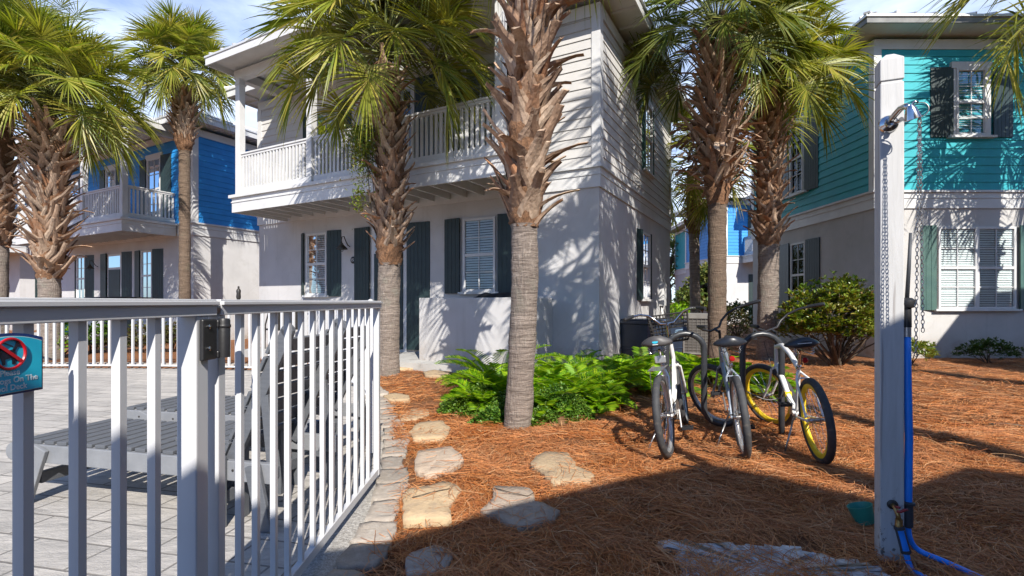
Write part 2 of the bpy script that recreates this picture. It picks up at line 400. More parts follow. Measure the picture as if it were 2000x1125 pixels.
# ------------------------------------------------------------------ ground
EDGE = [(-1.15, 1.6), (-1.08, 2.1), (-1.02, 2.6), (-.98, 3.2), (-1.0, 3.7), (-1.1, 4.3), (-1.33, 5.1), (-1.6, 6.1), (-1.95, 6.9), (-2.6, 7.85), (-3.5, 8.6), (-4.7, 9.15), (-7, 9.45), (-10, 9.45), (-16, 9.2)]
def spline(pts, step):
    'points evenly spaced along a smooth curve through pts'
    P = [Vector((*p, 0)) if len(p) == 2 else Vector(p) for p in pts]; out = []
    for i in range(len(P) - 1):
        p0 = P[max(i - 1, 0)]; p1 = P[i]; p2 = P[i + 1]; p3 = P[min(i + 2, len(P) - 1)]
        for k in range(20):
            t = k / 20
            out.append(.5 * ((2 * p1) + (-p0 + p2) * t + (2 * p0 - 5 * p1 + 4 * p2 - p3) * t * t + (-p0 + 3 * p1 - 3 * p2 + p3) * t ** 3))
    out.append(P[-1]); res = [out[0]]; acc = 0
    for a, b in zip(out, out[1:]):
        l = (b - a).length
        while acc + l >= step:
            a = a + (b - a) * ((step - acc) / l); l = (b - a).length; acc = 0; res.append(a.copy())
        acc += l
    return res
edge = spline(EDGE, .2)
epoly = [(p.x, p.y) for p in edge] + [(-16, -4), (-1.15, -4)]
def inside(x, y, poly):
    c = False; j = len(poly) - 1
    for i in range(len(poly)):
        xi, yi = poly[i]; xj, yj = poly[j]
        if (yi > y) != (yj > y) and x < (xj - xi) * (y - yi) / (yj - yi) + xi: c = not c
        j = i
    return c
def gh(x, y):
    if x * x + y * y > 30 ** 2: return 0.0
    n = noise.noise(Vector((x * 1.1, y * 1.1, 0))) * .04 + noise.noise(Vector((x * 5, y * 5, 3))) * .010
    return n
def gw(y): return .34 + (.10 - .34) * min(1, max(0, (y - 2.9) / .9))
def axis(lo, hi, fine0, fine1, d):
    a = list(np.arange(fine0, fine1 + 1e-6, d)); s = d; x = fine0
    while x > lo: s *= 1.25; x -= s; a.insert(0, x)
    s = d; x = fine1
    while x < hi: s *= 1.25; x += s; a.append(x)
    return a
xs = axis(-900, 900, -2.2, 9, .11); ys = axis(-300, 1500, 1.2, 12, .11)
V = []; 
for y in ys:
    for x in xs:
        z = gh(x, y)
        if inside(x, y, epoly) or (y < 7 and inside(x - gw(y) + .04, y, epoly)): z = -.12
        V.append((x, y, z))
nx = len(xs); F = [(j * nx + i, j * nx + i + 1, (j + 1) * nx + i + 1, (j + 1) * nx + i) for j in range(len(ys) - 1) for i in range(nx - 1)]
g = fast('ground', V, F, 'pine_straw_ground', smooth=True); tag(g, kind='structure')
m = MB(); m.prism([(x, y) for x, y in epoly][::-1], -.1, 0.0)
o = m.build('pool_deck', 'deck_pavers', fix=True); tag(o, kind='structure')
m = MB(); band = [(p.x, p.y) for p in edge if p.y < 7.2]
off = []
for i, p in enumerate(edge):
    t = (edge[min(i + 1, len(edge) - 1)] - edge[max(i - 1, 0)]).normalized(); off.append(Vector((t.y, -t.x, 0)))
m.prism([(p.x + .002, p.y) for p in edge if p.y < 7.2] + [(p.x + n.x * gw(p.y), p.y + n.y * gw(p.y)) for p, n in reversed(list(zip(edge, off))) if p.y < 7.2], -.1, -.006)
o = m.build('gravel_strip', 'gravel', fix=True); tag(o, kind='structure')
m = MB(); m.tube([(p.x + n.x * .075, p.y + n.y * .075, .012) for p, n in zip(edge, off) if 3.35 < p.y < 9], .009, 6)
o = m.build('garden_edging', 'edging_black', smooth=True); tag(o, 'thin black edging strip curving along the rim of the pool deck', 'edging')

random.seed(11)
def slab(name, poly, z0, z1, mat, label, cat, group=None, jit=.012, sub=4, loc=None):
    'irregular flat stone with worn rim'
    cx = sum(p[0] for p in poly) / len(poly); cy = sum(p[1] for p in poly) / len(poly)
    pts = []
    n = len(poly)
    for i in range(n):
        a = Vector((*poly[i], 0)); b = Vector((*poly[(i + 1) % n], 0)); pr = Vector((*poly[i - 1], 0)); nx_ = Vector((*poly[(i + 2) % n], 0))
        for k in range(sub):
            t = k / sub
            c = .5 * ((2 * a) + (-pr + b) * t + (2 * pr - 5 * a + 4 * b - nx_) * t * t + (-pr + 3 * a - 3 * b + nx_) * t ** 3)
            l = a.lerp(b, t); q = l.lerp(c, .3)
            pts.append((q.x - cx + random.uniform(-jit, jit), q.y - cy + random.uniform(-jit, jit)))
    k = len(pts); vs = []; h = z1 - z0
    for s, z in ((1.0, 0), (1.0, h * .6), (.995, h * .88), (.975, h), (.7, h), (.35, h)):
        for x, y in pts:
            dz = noise.noise(Vector((x * 9 + cx * 7, y * 9, z * 4))) * .010 if z > h * .5 else 0
            jj = 1 + noise.noise(Vector((x * 14, y * 14, z * 60 + cx))) * .025
            vs.append((x * s * jj, y * s * jj, z + dz))
    vs.append((0, 0, h)); fs = []
    for r in range(5):
        for i in range(k): fs.append((r * k + i, r * k + (i + 1) % k, (r + 1) * k + (i + 1) % k, (r + 1) * k + i))
    for i in range(k): fs.append((5 * k + i, 5 * k + (i + 1) % k, 6 * k))
    m = MB(); m.add(vs, fs); o = m.build(name, mat, smooth=True, fix=True); o.location = (cx, cy, z0)
    return tag(o, label, cat, group)
def pxpoly(ps, z=.03): return [tuple(G(x, y, z)[:2]) for x, y in ps]
STEPS = [
 ([(798, 846), (818, 827), (862, 824), (882, 838), (868, 856), (812, 860)], 'sandstone', 'tan stepping stone in line between the deck corner stones and the fern bed'),
 ([(812, 884), (862, 875), (886, 876), (908, 900), (880, 920), (840, 932), (812, 920)], 'pinkstone', 'pinkish grey stepping stone beside the curved border stones, fully in sun'),
 ([(790, 962), (860, 946), (893, 948), (903, 962), (880, 985), (882, 1015), (792, 1018), (788, 990)], 'sandstone', 'large yellow tan stepping stone with twigs on it beside the border stones'),
 ([(964, 953), (1035, 958), (1048, 982), (1096, 1004), (1080, 1018), (1016, 1036), (978, 1016), (940, 1000), (964, 975)], 'pinkstone', 'notched pale stepping stone crossed by the edge of the big foreground shadow'),
 ([(1062, 884), (1112, 888), (1126, 912), (1160, 930), (1150, 942), (1078, 948), (1058, 925), (1033, 908)], 'sandstone', 'yellow stepping stone farthest right, standing alone in the sunny pine straw'),
 ([(780, 806), (806, 795), (838, 798), (836, 808), (812, 818), (782, 819)], 'sandstone', 'small stepping stone half covered by straw behind the tan one'),
 ([(748, 774), (770, 769), (797, 773), (800, 780), (764, 783)], 'sandstone', 'low stepping stone close to the foot of the palm by the gate end'),
 ([(826, 728), (848, 724), (880, 727), (878, 735), (834, 735)], 'sandstone', 'flat stepping stone just in front of the low porch wall'),
 ([(768, 714), (800, 709), (842, 712), (826, 719), (776, 722)], 'sandstone', 'farthest stepping stone at the entry to the porch'),
 ([(800, 1075), (850, 1062), (882, 1068), (880, 1100), (830, 1118), (790, 1120)], 'greystone', 'grey stepping stone in the foreground shadow half buried in straw'),
]
for ps, mt, lb in STEPS:
    bur = 'half' in lb
    slab('stepping_stone', pxpoly(ps, .03), -.05, .022 if bur else .045, mt, lb, 'stepping stone', 'stepping stones in the pine straw')
# border stones along the deck
s = 0; i = 0; bp = spline([(-.80, 1.9), (-.74, 2.3), (-.73, 2.59), (-.757, 2.97), (-.84, 3.48), (-.94, 3.95), (-1.04, 4.46), (-1.25, 5.1), (-1.55, 6.0), (-1.88, 6.9), (-2.4, 7.9), (-3.3, 8.8), (-4.6, 9.45), (-7, 9.75), (-10, 9.75), (-16, 9.5)], .05)
acc = 0; cnt = 0
while acc < len(bp) - 8:
    p = bp[acc]; far = p.y > 6.4 and p.x < -1.7
    ln = random.uniform(.19, .34) if not far else random.uniform(.32, .45)
    k = int(ln / .05); q = bp[min(acc + k, len(bp) - 1)]; t = (q - p).normalized(); n = Vector((t.y, -t.x, 0))
    if p.x < -12: break
    wd = random.uniform(.075, .108); acc0 = acc; a = p + t * .012; b = q - t * .012
    w2 = wd + random.uniform(-.02, .03)
    poly = [tuple((a - n * wd)[:2]), tuple((a + n * wd)[:2]), tuple(((a + b) / 2 + n * (w2 + .012))[:2]), tuple((b + n * w2)[:2]), tuple((b - n * wd)[:2])]
    if far: lb = 'pale rough border stone in the row behind the far pool fence'
    else:
        pos = ['nearest the camera, in shade beside the gate foot', 'second from the camera, in shade', 'third from the camera, at the shadow edge', 'fourth from the camera, beside the large yellow stepping stone', 'fifth from the camera along the curve', 'sixth from the camera along the curve', 'seventh from the camera along the curve', 'eighth from the camera along the curve', 'ninth from the camera along the curve', 'tenth from the camera along the curve', 'eleventh from the camera along the curve', 'twelfth from the camera along the curve', 'thirteenth from the camera along the curve', 'fourteenth from the camera along the curve']
        lb = 'grey border stone ' + (pos[cnt] if cnt < len(pos) else 'at the far end of the curve by the palm')
    slab('border_stone', poly, -.11, random.uniform(.018, .032) if not far else .06, 'greystone', lb, 'border stone', 'far border stones behind the pool fence' if far else 'border stones round the deck', jit=.013, sub=3)
    acc += k; cnt += 1
slab('shower_slab', pxpoly([(1290, 1058), (1400, 1060), (1500, 1066), (1600, 1082), (1690, 1100), (1760, 1135), (1760, 1300), (1250, 1300), (1330, 1100)], .02), -.05, .028, 'shower_slab', 'rough pale concrete slab in shade at the foot of the shower post', 'slab', jit=.03, sub=8)

# ------------------------------------------------------------------ pine straw
rng = np.random.default_rng(5)
def needles(n, ylo, yhi, wdt, ln, zoff=.004):
    Y = ylo + (yhi - ylo) * rng.random(n) ** 1.5
    X = Y * (rng.random(n) ** 1.12 * 1.98 - .52)
    ok = np.ones(n, bool); thin = rng.random(n)
    for i in range(n):
        x, y = X[i], Y[i]
        if x < .3 and inside(x - gw(y) - .0 if y < 8 else x, y if y < 8 else y - .5, epoly): ok[i] = False
        if y > 9 + max(0, -(x - 1.57)) * .54 and x < 2.4: ok[i] = False
        if x > 8 and y > 11: ok[i] = False
        # thin, trodden patches where the sandy soil shows
        bare = noise.noise(Vector((x * .9 + 3, y * .9, 5))) + .5 * noise.noise(Vector((x * 3.1, y * 3.1, 8)))
        if bare > .34 and thin[i] < min(.9, (bare - .34) * 4.5): ok[i] = False
        if 2.05 < y < 2.62 and .62 < x < 1.9 and thin[i] < .6: ok[i] = False
    X = X[ok]; Y = Y[ok]; n = len(X)
    # swirling lay: the direction field turns slowly, each needle scatters about it
    ang = np.array([noise.noise(Vector((x * 1.1, y * 1.1, 9))) * 4.5 for x, y in zip(X, Y)]) + rng.normal(0, .75, n)
    Ln = ln * (.55 + rng.random(n)); cur = rng.normal(0, .55, n)
    Z = np.array([gh(x, y) for x, y in zip(X, Y)]) + zoff + rng.random(n) ** 2 * .03
    tilt = rng.normal(0, .13, n)
    ts = np.array([-.5, -.17, .17, .5]); V = np.zeros((n, 4, 2, 3))
    roll = rng.random(n) * 1.4 - .7
    for k, t in enumerate(ts):
        a = ang + cur * t
        px_ = X + np.cos(a) * Ln * t; py_ = Y + np.sin(a) * Ln * t; pz = Z + tilt * Ln * t - (np.abs(cur) * .0 + .012) * (2 * t) ** 2 * .6
        for s, sg in ((0, -.5), (1, .5)):
            V[:, k, s, 0] = px_ - np.sin(a) * wdt * sg * np.cos(roll); V[:, k, s, 1] = py_ + np.cos(a) * wdt * sg * np.cos(roll)
            V[:, k, s, 2] = pz + np.sin(roll) * wdt * sg
    base = np.arange(n)[:, None, None] * 8
    F = base + np.array([[0, 1, 3, 2], [2, 3, 5, 4], [4, 5, 7, 6]])[None]
    return V.reshape(-1, 3), F.reshape(-1, 4)
VV = []; FF = []; o_ = 0
for a in ((112000, 2.1, 5.0, .0023, .15), (55000, 4.5, 11, .0046, .20), (9000, 2.1, 6.5, .0032, .24, .022), (3500, 2.1, 4.8, .003, .14, .052)):
    v, f = needles(*a); VV.append(v); FF.append(f + o_); o_ += len(v)
o = fast('pine_straw', np.concatenate(VV), np.concatenate(FF), 'needle'); tag(o, 'loose orange brown pine needles strewn over the ground', 'pine straw', kind='stuff')
# sticks lying about
def stick(pts, r, label):
    m = MB(); n = len(pts); m.tube(pts, [r * (1 - .5 * i / n) for i in range(n)], 6); o = m.build('twig', 'twig', smooth=True); tag(o, label, 'twig', 'fallen twigs')
p = G(1932, 832); stick([p + Vector((0, 0, .02)), p + Vector((.14, -.03, .03)), p + Vector((.3, -.09, .015))], .013, 'grey stick lying on sunny straw at the right edge')
p = G(1012, 985); stick([p + Vector((-.15, .12, .055)), p + Vector((-.02, .02, .06)), p + Vector((.06, 0, .052)), p + Vector((.1, .06, .05))], .003, 'thin curled twig on the notched stepping stone')
p = G(845, 985); stick([p + Vector((-.12, -.03, .055)), p + Vector((0, .05, .06)), p + Vector((.09, .13, .05))], .003, 'thin dark twig on the large yellow stepping stone')
p = G(1330, 912); stick([p + Vector((0, 0, .02)), p + Vector((.08, -.1, .03)), p + Vector((.12, -.22, .02))], .006, 'pale strip of bark on straw by the left bicycle wheel')

# ------------------------------------------------------------------ pool fence and gate
PICK = {}
def picket(parent, x, y, z0, z1, ang=0, name='picket', PW=.021):
    me = PICK.setdefault(PW, [None])
    if me[0] is None or me[0].name not in bpy.data.meshes:
        m = MB(); m.box(-PW / 2, PW / 2, -PW / 2, PW / 2, 0, 1); o = m.build(name, 'fence_white', parent); me[0] = o.data
    else:
        o = bpy.data.objects.new(name, me[0]); COL.objects.link(o); o.parent = parent
    o.location = (x, y, z0); o.scale = (1, 1, z1 - z0); o.rotation_euler = (0, 0, ang); return o
def rail(parent, pts, z, name='top_rail', h=.034, w=.052, cap=True):
    m = MB()
    for a, b in zip(pts, pts[1:]):
        a = Vector((*a, z)); b = Vector((*b, z)); d = (b - a).normalized()
        m.bar(a, b, w, h)
        if cap:
            up = Vector((0, 0, h / 2 + .004)); 
            m.bar(a + up, b + up, w + .018, .012); m.bar(a + up + Vector((0, 0, .008)), b + up + Vector((0, 0, .008)), w - .004, .008)
    return m.build(name, 'fence_white', parent, bevel=.002)
# side panel left of the gate hinge (runs towards the camera)
fp = thing('pool_fence', 'white metal fence section left of the black hinge, carrying the blue sign', 'fence', (-.94, 1.5, 0))
def loc(p): return (p[0] + .94, p[1] - 1.5)
A = (-.938, 1.545); B = (-.936, .86); Cc = (-.934, .15)
rail(fp, [loc(A), loc(B), loc(Cc)], 1.2255)
rail(fp, [loc(A), loc(B), loc(Cc)], .085, 'bottom_rail', .04, .032, False)
for r, Y in ((-.717, 1.305), (-.787, 1.188), (-.870, 1.075), (-.979, .955), (-1.121, .834), (-1.312, .713), (-1.58, .592)):
    x, y = loc((r * Y, Y)); picket(fp, x, y, .09, 1.21, 0)
m = MB(); x, y = loc((-.945, 1.478)); m.box(x - .029, x + .029, y - .029, y + .029, 0, 1.209); m.build('post', 'fence_white', fp, bevel=.004)
# gate leaf, open
gt = thing('pool_gate', 'open white metal pool gate with dark shadow bands below its rail', 'gate', (-.94, 1.62, 0))
g0, g1 = 1.57, 3.50
rail(gt, [(0, g0 - 1.62), (0, g1 - 1.62)], 1.2255)
rail(gt, [(0, g0 - 1.62), (0, g1 - 1.62)], .075, 'bottom_rail', .045, .032, False)
for px in (468, 500, 535, 562, 588, 611, 630, 648, 665, 681, 695, 708, 719):
    Y = .94 * FPX / (1000 - px); picket(gt, 0, Y - 1.62, .09, 1.21)
for y_, nm in ((g0 + .016, 'hinge_stile'), (g1 - .03, 'latch_stile')):
    m = MB(); m.box(-.019, .019, y_ - 1.62 - .019, y_ - 1.62 + .019, .05, 1.209); m.build(nm, 'fence_white', gt, bevel=.003)
m = MB(); m.tube([(.0, g1 - 1.62 - .03, .05), (0, g1 - 1.62 - .03, .0)], .014, 10); m.torus((0, g1 - 1.62 - .03, .024), (1, 0, 0), .016, .008); m.build('drop_wheel', 'steel', gt, smooth=True)
# weld bead and tape where the rails meet
m = MB(); 
for k in range(5): m.torus((-.0, g0 - 1.62 - .03 + k * .006, 1.232), (0, 1, .3 * (k % 2)), .024, .004, 14, 5)
m.build('wire_tie', 'steel', gt, smooth=True)
# self-closing hinge between post and gate stile
hg = thing('gate_hinge', 'black self-closing hinge joining the fence post and the gate', 'hinge', (-.913, 1.545, 1.137))
m = MB(); m.box(-.001, .012, -.088, -.018, -.06, .062); m.box(-.001, .016, -.02, .012, .035, .058); m.box(-.001, .016, -.02, .012, -.058, -.036); m.build('hinge_plate', 'black_plastic', hg, bevel=.004)
m = MB(); m.lathe([(.0, -.06), (.0185, -.058), (.0185, .055), (.016, .062), (0, .063)], 20, Matrix.Translation((.016, .008, 0))); m.lathe([(.019, .033), (.0205, .035), (.0205, .042), (.019, .044)], 20, Matrix.Translation((.016, .008, 0))); m.build('hinge_barrel', 'black_plastic', hg, smooth='auto')
for z in (.045, -.02):
    m = MB(); T = Matrix.Translation((.0125, -.062, z - .005)) @ Matrix.Rotation(R(90), 4, 'Y'); m.lathe([(0, 0), (.007, 0), (.007, .003), (.004, .005), (0, .005)], 10, T); m.build('screw', 'chrome', hg, smooth='auto')
# far fence round the deck
fence_line = spline([(-1.12, 3.95), (-1.45, 5.2), (-1.8, 6.35), (-2.3, 7.3), (-3.0, 8.1), (-4.0, 8.75), (-5.2, 9.12), (-7, 9.3), (-9.6, 9.3), (-11.5, 9.25)], .147)
ff = thing('pool_fence', 'long white curved picket fence around the far side of the pool deck', 'fence', (-5.2, 9.12, 0))
q = [(p.x + 5.2, p.y - 9.12) for p in fence_line]
def rail2(z, nm, h, w):
    m = MB(); m.tube([(x, y, z) for x, y in q], .02 if nm == 'top_rail' else .017, 8, True); return m.build(nm, 'fence_white', ff, smooth=True)
rail2(1.255, 'top_rail', .03, .05); rail2(.07, 'bottom_rail', .03, .03)
npk = 0
for i, (x, y) in enumerate(q):
    a = math.atan2(q[min(i + 1, len(q) - 1)][1] - q[i - 1][1], q[min(i + 1, len(q) - 1)][0] - q[i - 1][0]) if i else -1.2
    if i % 16 == 4:
        m = MB(); T = Matrix.Translation((x, y, 0)) @ Matrix.Rotation(a, 4, 'Z'); m.box(-.03, .03, -.03, .03, 0, 1.25, T); m.build('post', 'fence_white', ff)
    elif npk < 100: picket(ff, x, y, .06, 1.25, a, PW=.034); npk += 1
print('pickets', npk, len(q))

# sign on the near fence
sg = thing('warning_sign', 'small blue no dogs sign with arched top on the white fence', 'sign', (-.915, .969, 1.135), 0); sg.scale = (1.067, 1.067, 1.067)
# local frame: u runs along the fence away from the camera, z up, faces +x
def signT(): return Matrix.Rotation(R(90) , 4, 'Z')
ang = PI / 2
T = Matrix.Rotation(ang, 4, 'Z')       # local x -> along the fence
def arch(w0, w1, zb, zt, rise, n=14):
    pts = [(w0, zb), (w1, zb)]
    for k in range(n + 1):
        t = k / n; pts.append((w1 + (w0 - w1) * t, zt + rise * (1 - (2 * t - 1) ** 2)))
    return pts
def plate(m, poly, d0, d1):
    n = len(poly); vs = [T @ Vector((x, -d, z)) for d in (d0, d1) for x, z in poly]
    m.add(vs, [tuple(range(n)), tuple(range(2 * n - 1, n - 1, -1))] + [(i, (i + 1) % n, n + (i + 1) % n, n + i) for i in range(n)])
simple('sign_navy', (.006, .035, .16), None, .35, 4); simple('sign_cream', (.55, .60, .55), None, .4, 4)
def signblue():
    m, nt, b = nodes('sign_blue'); v = coords(nt); L(nt, mixc(nt, ramp(nt, noi(nt, v, 18, 3), .3, .7), (.01, .38, .58), (.015, .48, .66)), b.inputs['Base Color']); b.inputs['Roughness'].default_value = .35; MATS['sign_blue'] = m
signblue(); simple('sign_red', (.55, .008, .02), None, .4, 4); simple('sign_black', (.008, .012, .03), None, .4, 4); simple('sign_text', (.75, .88, .92), None, .45, 4)
SW0, SW1 = -.124, .0   # far edge at u=0
m = MB(); plate(m, arch(SW0, SW1, -.0505, .044, .011), 0, .004); m.build('sign_plate', 'sign_navy', sg)
m = MB(); plate(m, arch(SW0 + .0035, SW1 - .0035, -.047, .039, .011), .004, .0052); m.build('sign_border', 'sign_cream', sg)
m = MB(); plate(m, arch(SW0 + .0045, SW1 - .0045, -.046, .038, .011), .0052, .0062); m.build('sign_face', 'sign_blue', sg)
cu, cz, cr_ = -.062, .020, .0255
m = MB(); ring = [T @ Vector((cu + cr_ * math.cos(a * 2 * PI / 40), -.0075, cz + cr_ * math.sin(a * 2 * PI / 40))) for a in range(40)]
m.tube(ring, .0024, 6, closed=True); a = R(-38)
m.bar(T @ Vector((cu - .024 * math.cos(a), -.0085, cz - .024 * math.sin(a))), T @ Vector((cu + .024 * math.cos(a), -.0085, cz + .024 * math.sin(a))), .002, .0055, up=(0, 0, 1)); m.build('prohibition_ring', 'sign_red', sg)
m = MB()
def blob(pts): plate(m, [(cu + x, cz + z) for x, z in pts], .0062, .0072)
blob([(-.013, .004), (-.016, .009), (-.018, .006), (-.017, -.004), (-.014, -.010), (-.012, -.018), (-.008, -.018), (-.008, -.009), (.003, -.007), (.004, -.018), (.010, -.018), (.009, -.015), (.009, -.004), (.009, .006), (.004, .007)])
blob([(.004, .006), (.009, .005), (.013, .011), (.021, .011), (.020, .015), (.014, .018), (.012, .022), (.009, .015)])
plate(m, [(cu - .022, cz + .0235), (cu - .021, cz + .0245), (cu + .006, cz + .0125), (cu + .0045, cz + .0115)], .0062, .0072)
m.build('dog_symbol', 'sign_black', sg)
def text(parent, s, size, mat, loc, M, name='lettering', ext=.0005, align='CENTER'):
    c = bpy.data.curves.new(name, 'FONT'); c.body = s; c.size = size; c.align_x = align; c.align_y = 'CENTER'; c.extrude = ext; c.offset = size * .012
    o = bpy.data.objects.new(name, c); COL.objects.link(o)
    bpy.context.view_layer.update(); dg = bpy.context.evaluated_depsgraph_get()
    me = bpy.data.meshes.new_from_object(o.evaluated_get(dg)); bpy.data.objects.remove(o); bpy.data.curves.remove(c)
    me.transform(Matrix.Translation(loc) @ M @ Matrix.Rotation(R(90), 4, 'X')); me.materials.clear(); me.materials.append(MATS[mat]); me.name = name
    o = bpy.data.objects.new(name, me); COL.objects.link(o); o.parent = parent; return o
for s_, z_ in (('Please', -.0125), ('No Dogs On The', -.0255), ('Pool Deck', -.038)):
    p = T @ Vector((-.062, -.0064, z_)); text(sg, s_, .0138, 'sign_text', p, T)

# ------------------------------------------------------------------ loungers
def lounger(label, loc_, rz):
    t = thing('sun_lounger', label, 'sun lounger', loc_, rz, 'grey slatted loungers on the deck')
    Lx, W, H = 1.52, .60, .365
    for y in (0, W):
        m = MB(); m.box(-.02, Lx + .36, y - .018, y + .018, H - .11, H)
        m.tube([(-.02, y - .018, H - .055), (-.02, y + .018, H - .055)], .055, 14)
        m.build('side_rail', 'lounger_rail', t, bevel=.004)
    for k in range(int(Lx / .10)):
        m = MB(); x = .02 + k * .10; m.box(x, x + .074, .0, W, H + .0015, H + .022); m.build('seat_slat', 'lounger', t, bevel=.003)
    a = R(64); d = Vector((math.cos(a), 0, math.sin(a))); n = Vector((-d.z, 0, d.x)); o0 = Vector((Lx + .02, 0, H + .03))
    for k in range(7):
        m = MB(); c = o0 + d * (.03 + k * .108)
        m.bar(c + Vector((0, 0, 0)), c + Vector((0, W, 0)), .086, .02, up=n); m.build('back_slat', 'lounger', t, bevel=.003)
    for y in (.03, W - .03):
        m = MB(); m.bar(o0 + Vector((0, y, 0)) - n * .05 - d * .05, o0 + Vector((0, y, 0)) - n * .05 + d * .80, .03, .075, up=n)
        m.tube([o0 + Vector((0, y - .015, 0)) - n * .05 + d * .80, o0 + Vector((0, y + .015, 0)) - n * .05 + d * .80], .037, 12); m.build('back_rail', 'lounger', t, bevel=.003)
        m = MB(); m.bar(o0 + Vector((0, y, -.04)) + d * .45 - n * .06, Vector((Lx + .32, y, H - .08)), .028, .05); m.build('back_prop', 'lounger', t, bevel=.003)
    for y, s in ((-.032, 1), (W + .032, 1)):
        m = MB(); m.bar((.24, y, H - .01), (.10, y, 0), .025, .11, up=(1, 0, 0)); 
        m.build('leg', 'lounger_rail', t, bevel=.004)
        m = MB(); m.bar((Lx + .02, y, H + .03), (Lx + .02, y, 0), .025, .09, up=(1, 0, 0)); m.build('leg', 'lounger', t, bevel=.004)
        m = MB(); m.bar((Lx + .24, y, H - .01), (Lx + .32, y, 0), .025, .09, up=(1, 0, 0)); m.build('leg', 'lounger', t, bevel=.004)
    m = MB(); m.box(.16, .20, 0, W, .12, .19); m.build('stretcher', 'lounger', t, bevel=.003)
    m = MB(); m.box(Lx + .0, Lx + .04, -.02, W + .02, .12, .19); m.build('stretcher', 'lounger', t, bevel=.003)
    m = MB()
    for x in (.5, Lx + .1): m.tube([(x, -.019, H - .05), (x, -.022, H - .05)], .007, 8)
    for x, z in ((.2, H - .04), (.14, .13), (Lx + .02, .14), (Lx + .02, .33)): m.tube([(x, -.046, z), (x, -.049, z)], .007, 8)
    m.build('bolts', 'iron_black', t)
    return t
p = G(62, 975); lounger('grey slatted lounger nearest the fence, its back raised', (p.x - .08, p.y - .01, 0), R(-13))
lounger('second grey slatted lounger, behind the first and half hidden', (-3.2, 4.12, 0), R(-12))
def side_table(label, loc_, rz):
    t = thing('side_table', label, 'table', loc_, rz)
    for k in range(5):
        m = MB(); m.box(-.22 + k * .09, -.14 + k * .09, -.22, .22, .43, .452); m.build('table_slat', 'lounger', t, bevel=.002)
    for x in (-.19, .19):
        for y in (-.18, .18):
            m = MB(); m.box(x - .02, x + .02, y - .03, y + .03, 0, .429); m.build('leg', 'lounger', t, bevel=.002)
    m = MB(); m.box(-.2, .2, -.215, -.195, .36, .428); m.box(-.2, .2, .195, .215, .36, .428); m.box(-.2, .2, -.17, .17, .12, .14); m.build('apron', 'lounger', t)
side_table('small grey slatted table in front of the nearer lounger back', (-1.73, 3.12, 0), R(-9))
# ------------------------------------------------------------------ houses
# local frame of a house: x along the front (front at y = 0, facing -y), y into the house, z up.
def face(kind, x0, x1, D):
    'matrix taking (u, outward, z) to the house frame'
    if kind == 'front': return Matrix(((1, 0, 0, 0), (0, -1, 0, 0), (0, 0, 1, 0), (0, 0, 0, 1)))
    if kind == 'right': return Matrix(((0, 1, 0, x1), (1, 0, 0, 0), (0, 0, 1, 0), (0, 0, 0, 1)))
    if kind == 'left': return Matrix(((0, -1, 0, x0), (1, 0, 0, 0), (0, 0, 1, 0), (0, 0, 0, 1)))
    if kind == 'back': return Matrix(((1, 0, 0, 0), (0, 1, 0, D), (0, 0, 1, 0), (0, 0, 0, 1)))
Z1, ZB, ZT = 3.35, 3.71, 6.65
def siding(m, M, u0, u1, z0, z1, c=.178):
    z = z0; m.M = M
    while z < z1 - .01:
        zt = min(z + c, z1)
        m.add([(u0, 0, z), (u1, 0, z), (u1, .024, z), (u0, .024, z), (u0, 0, zt), (u1, 0, zt), (u1, .007, zt), (u0, .007, zt)],
              [(0, 3, 2, 1), (4, 5, 6, 7), (3, 7, 6, 2), (0, 4, 7, 3), (1, 2, 6, 5)])
        z += c
    m.M = None
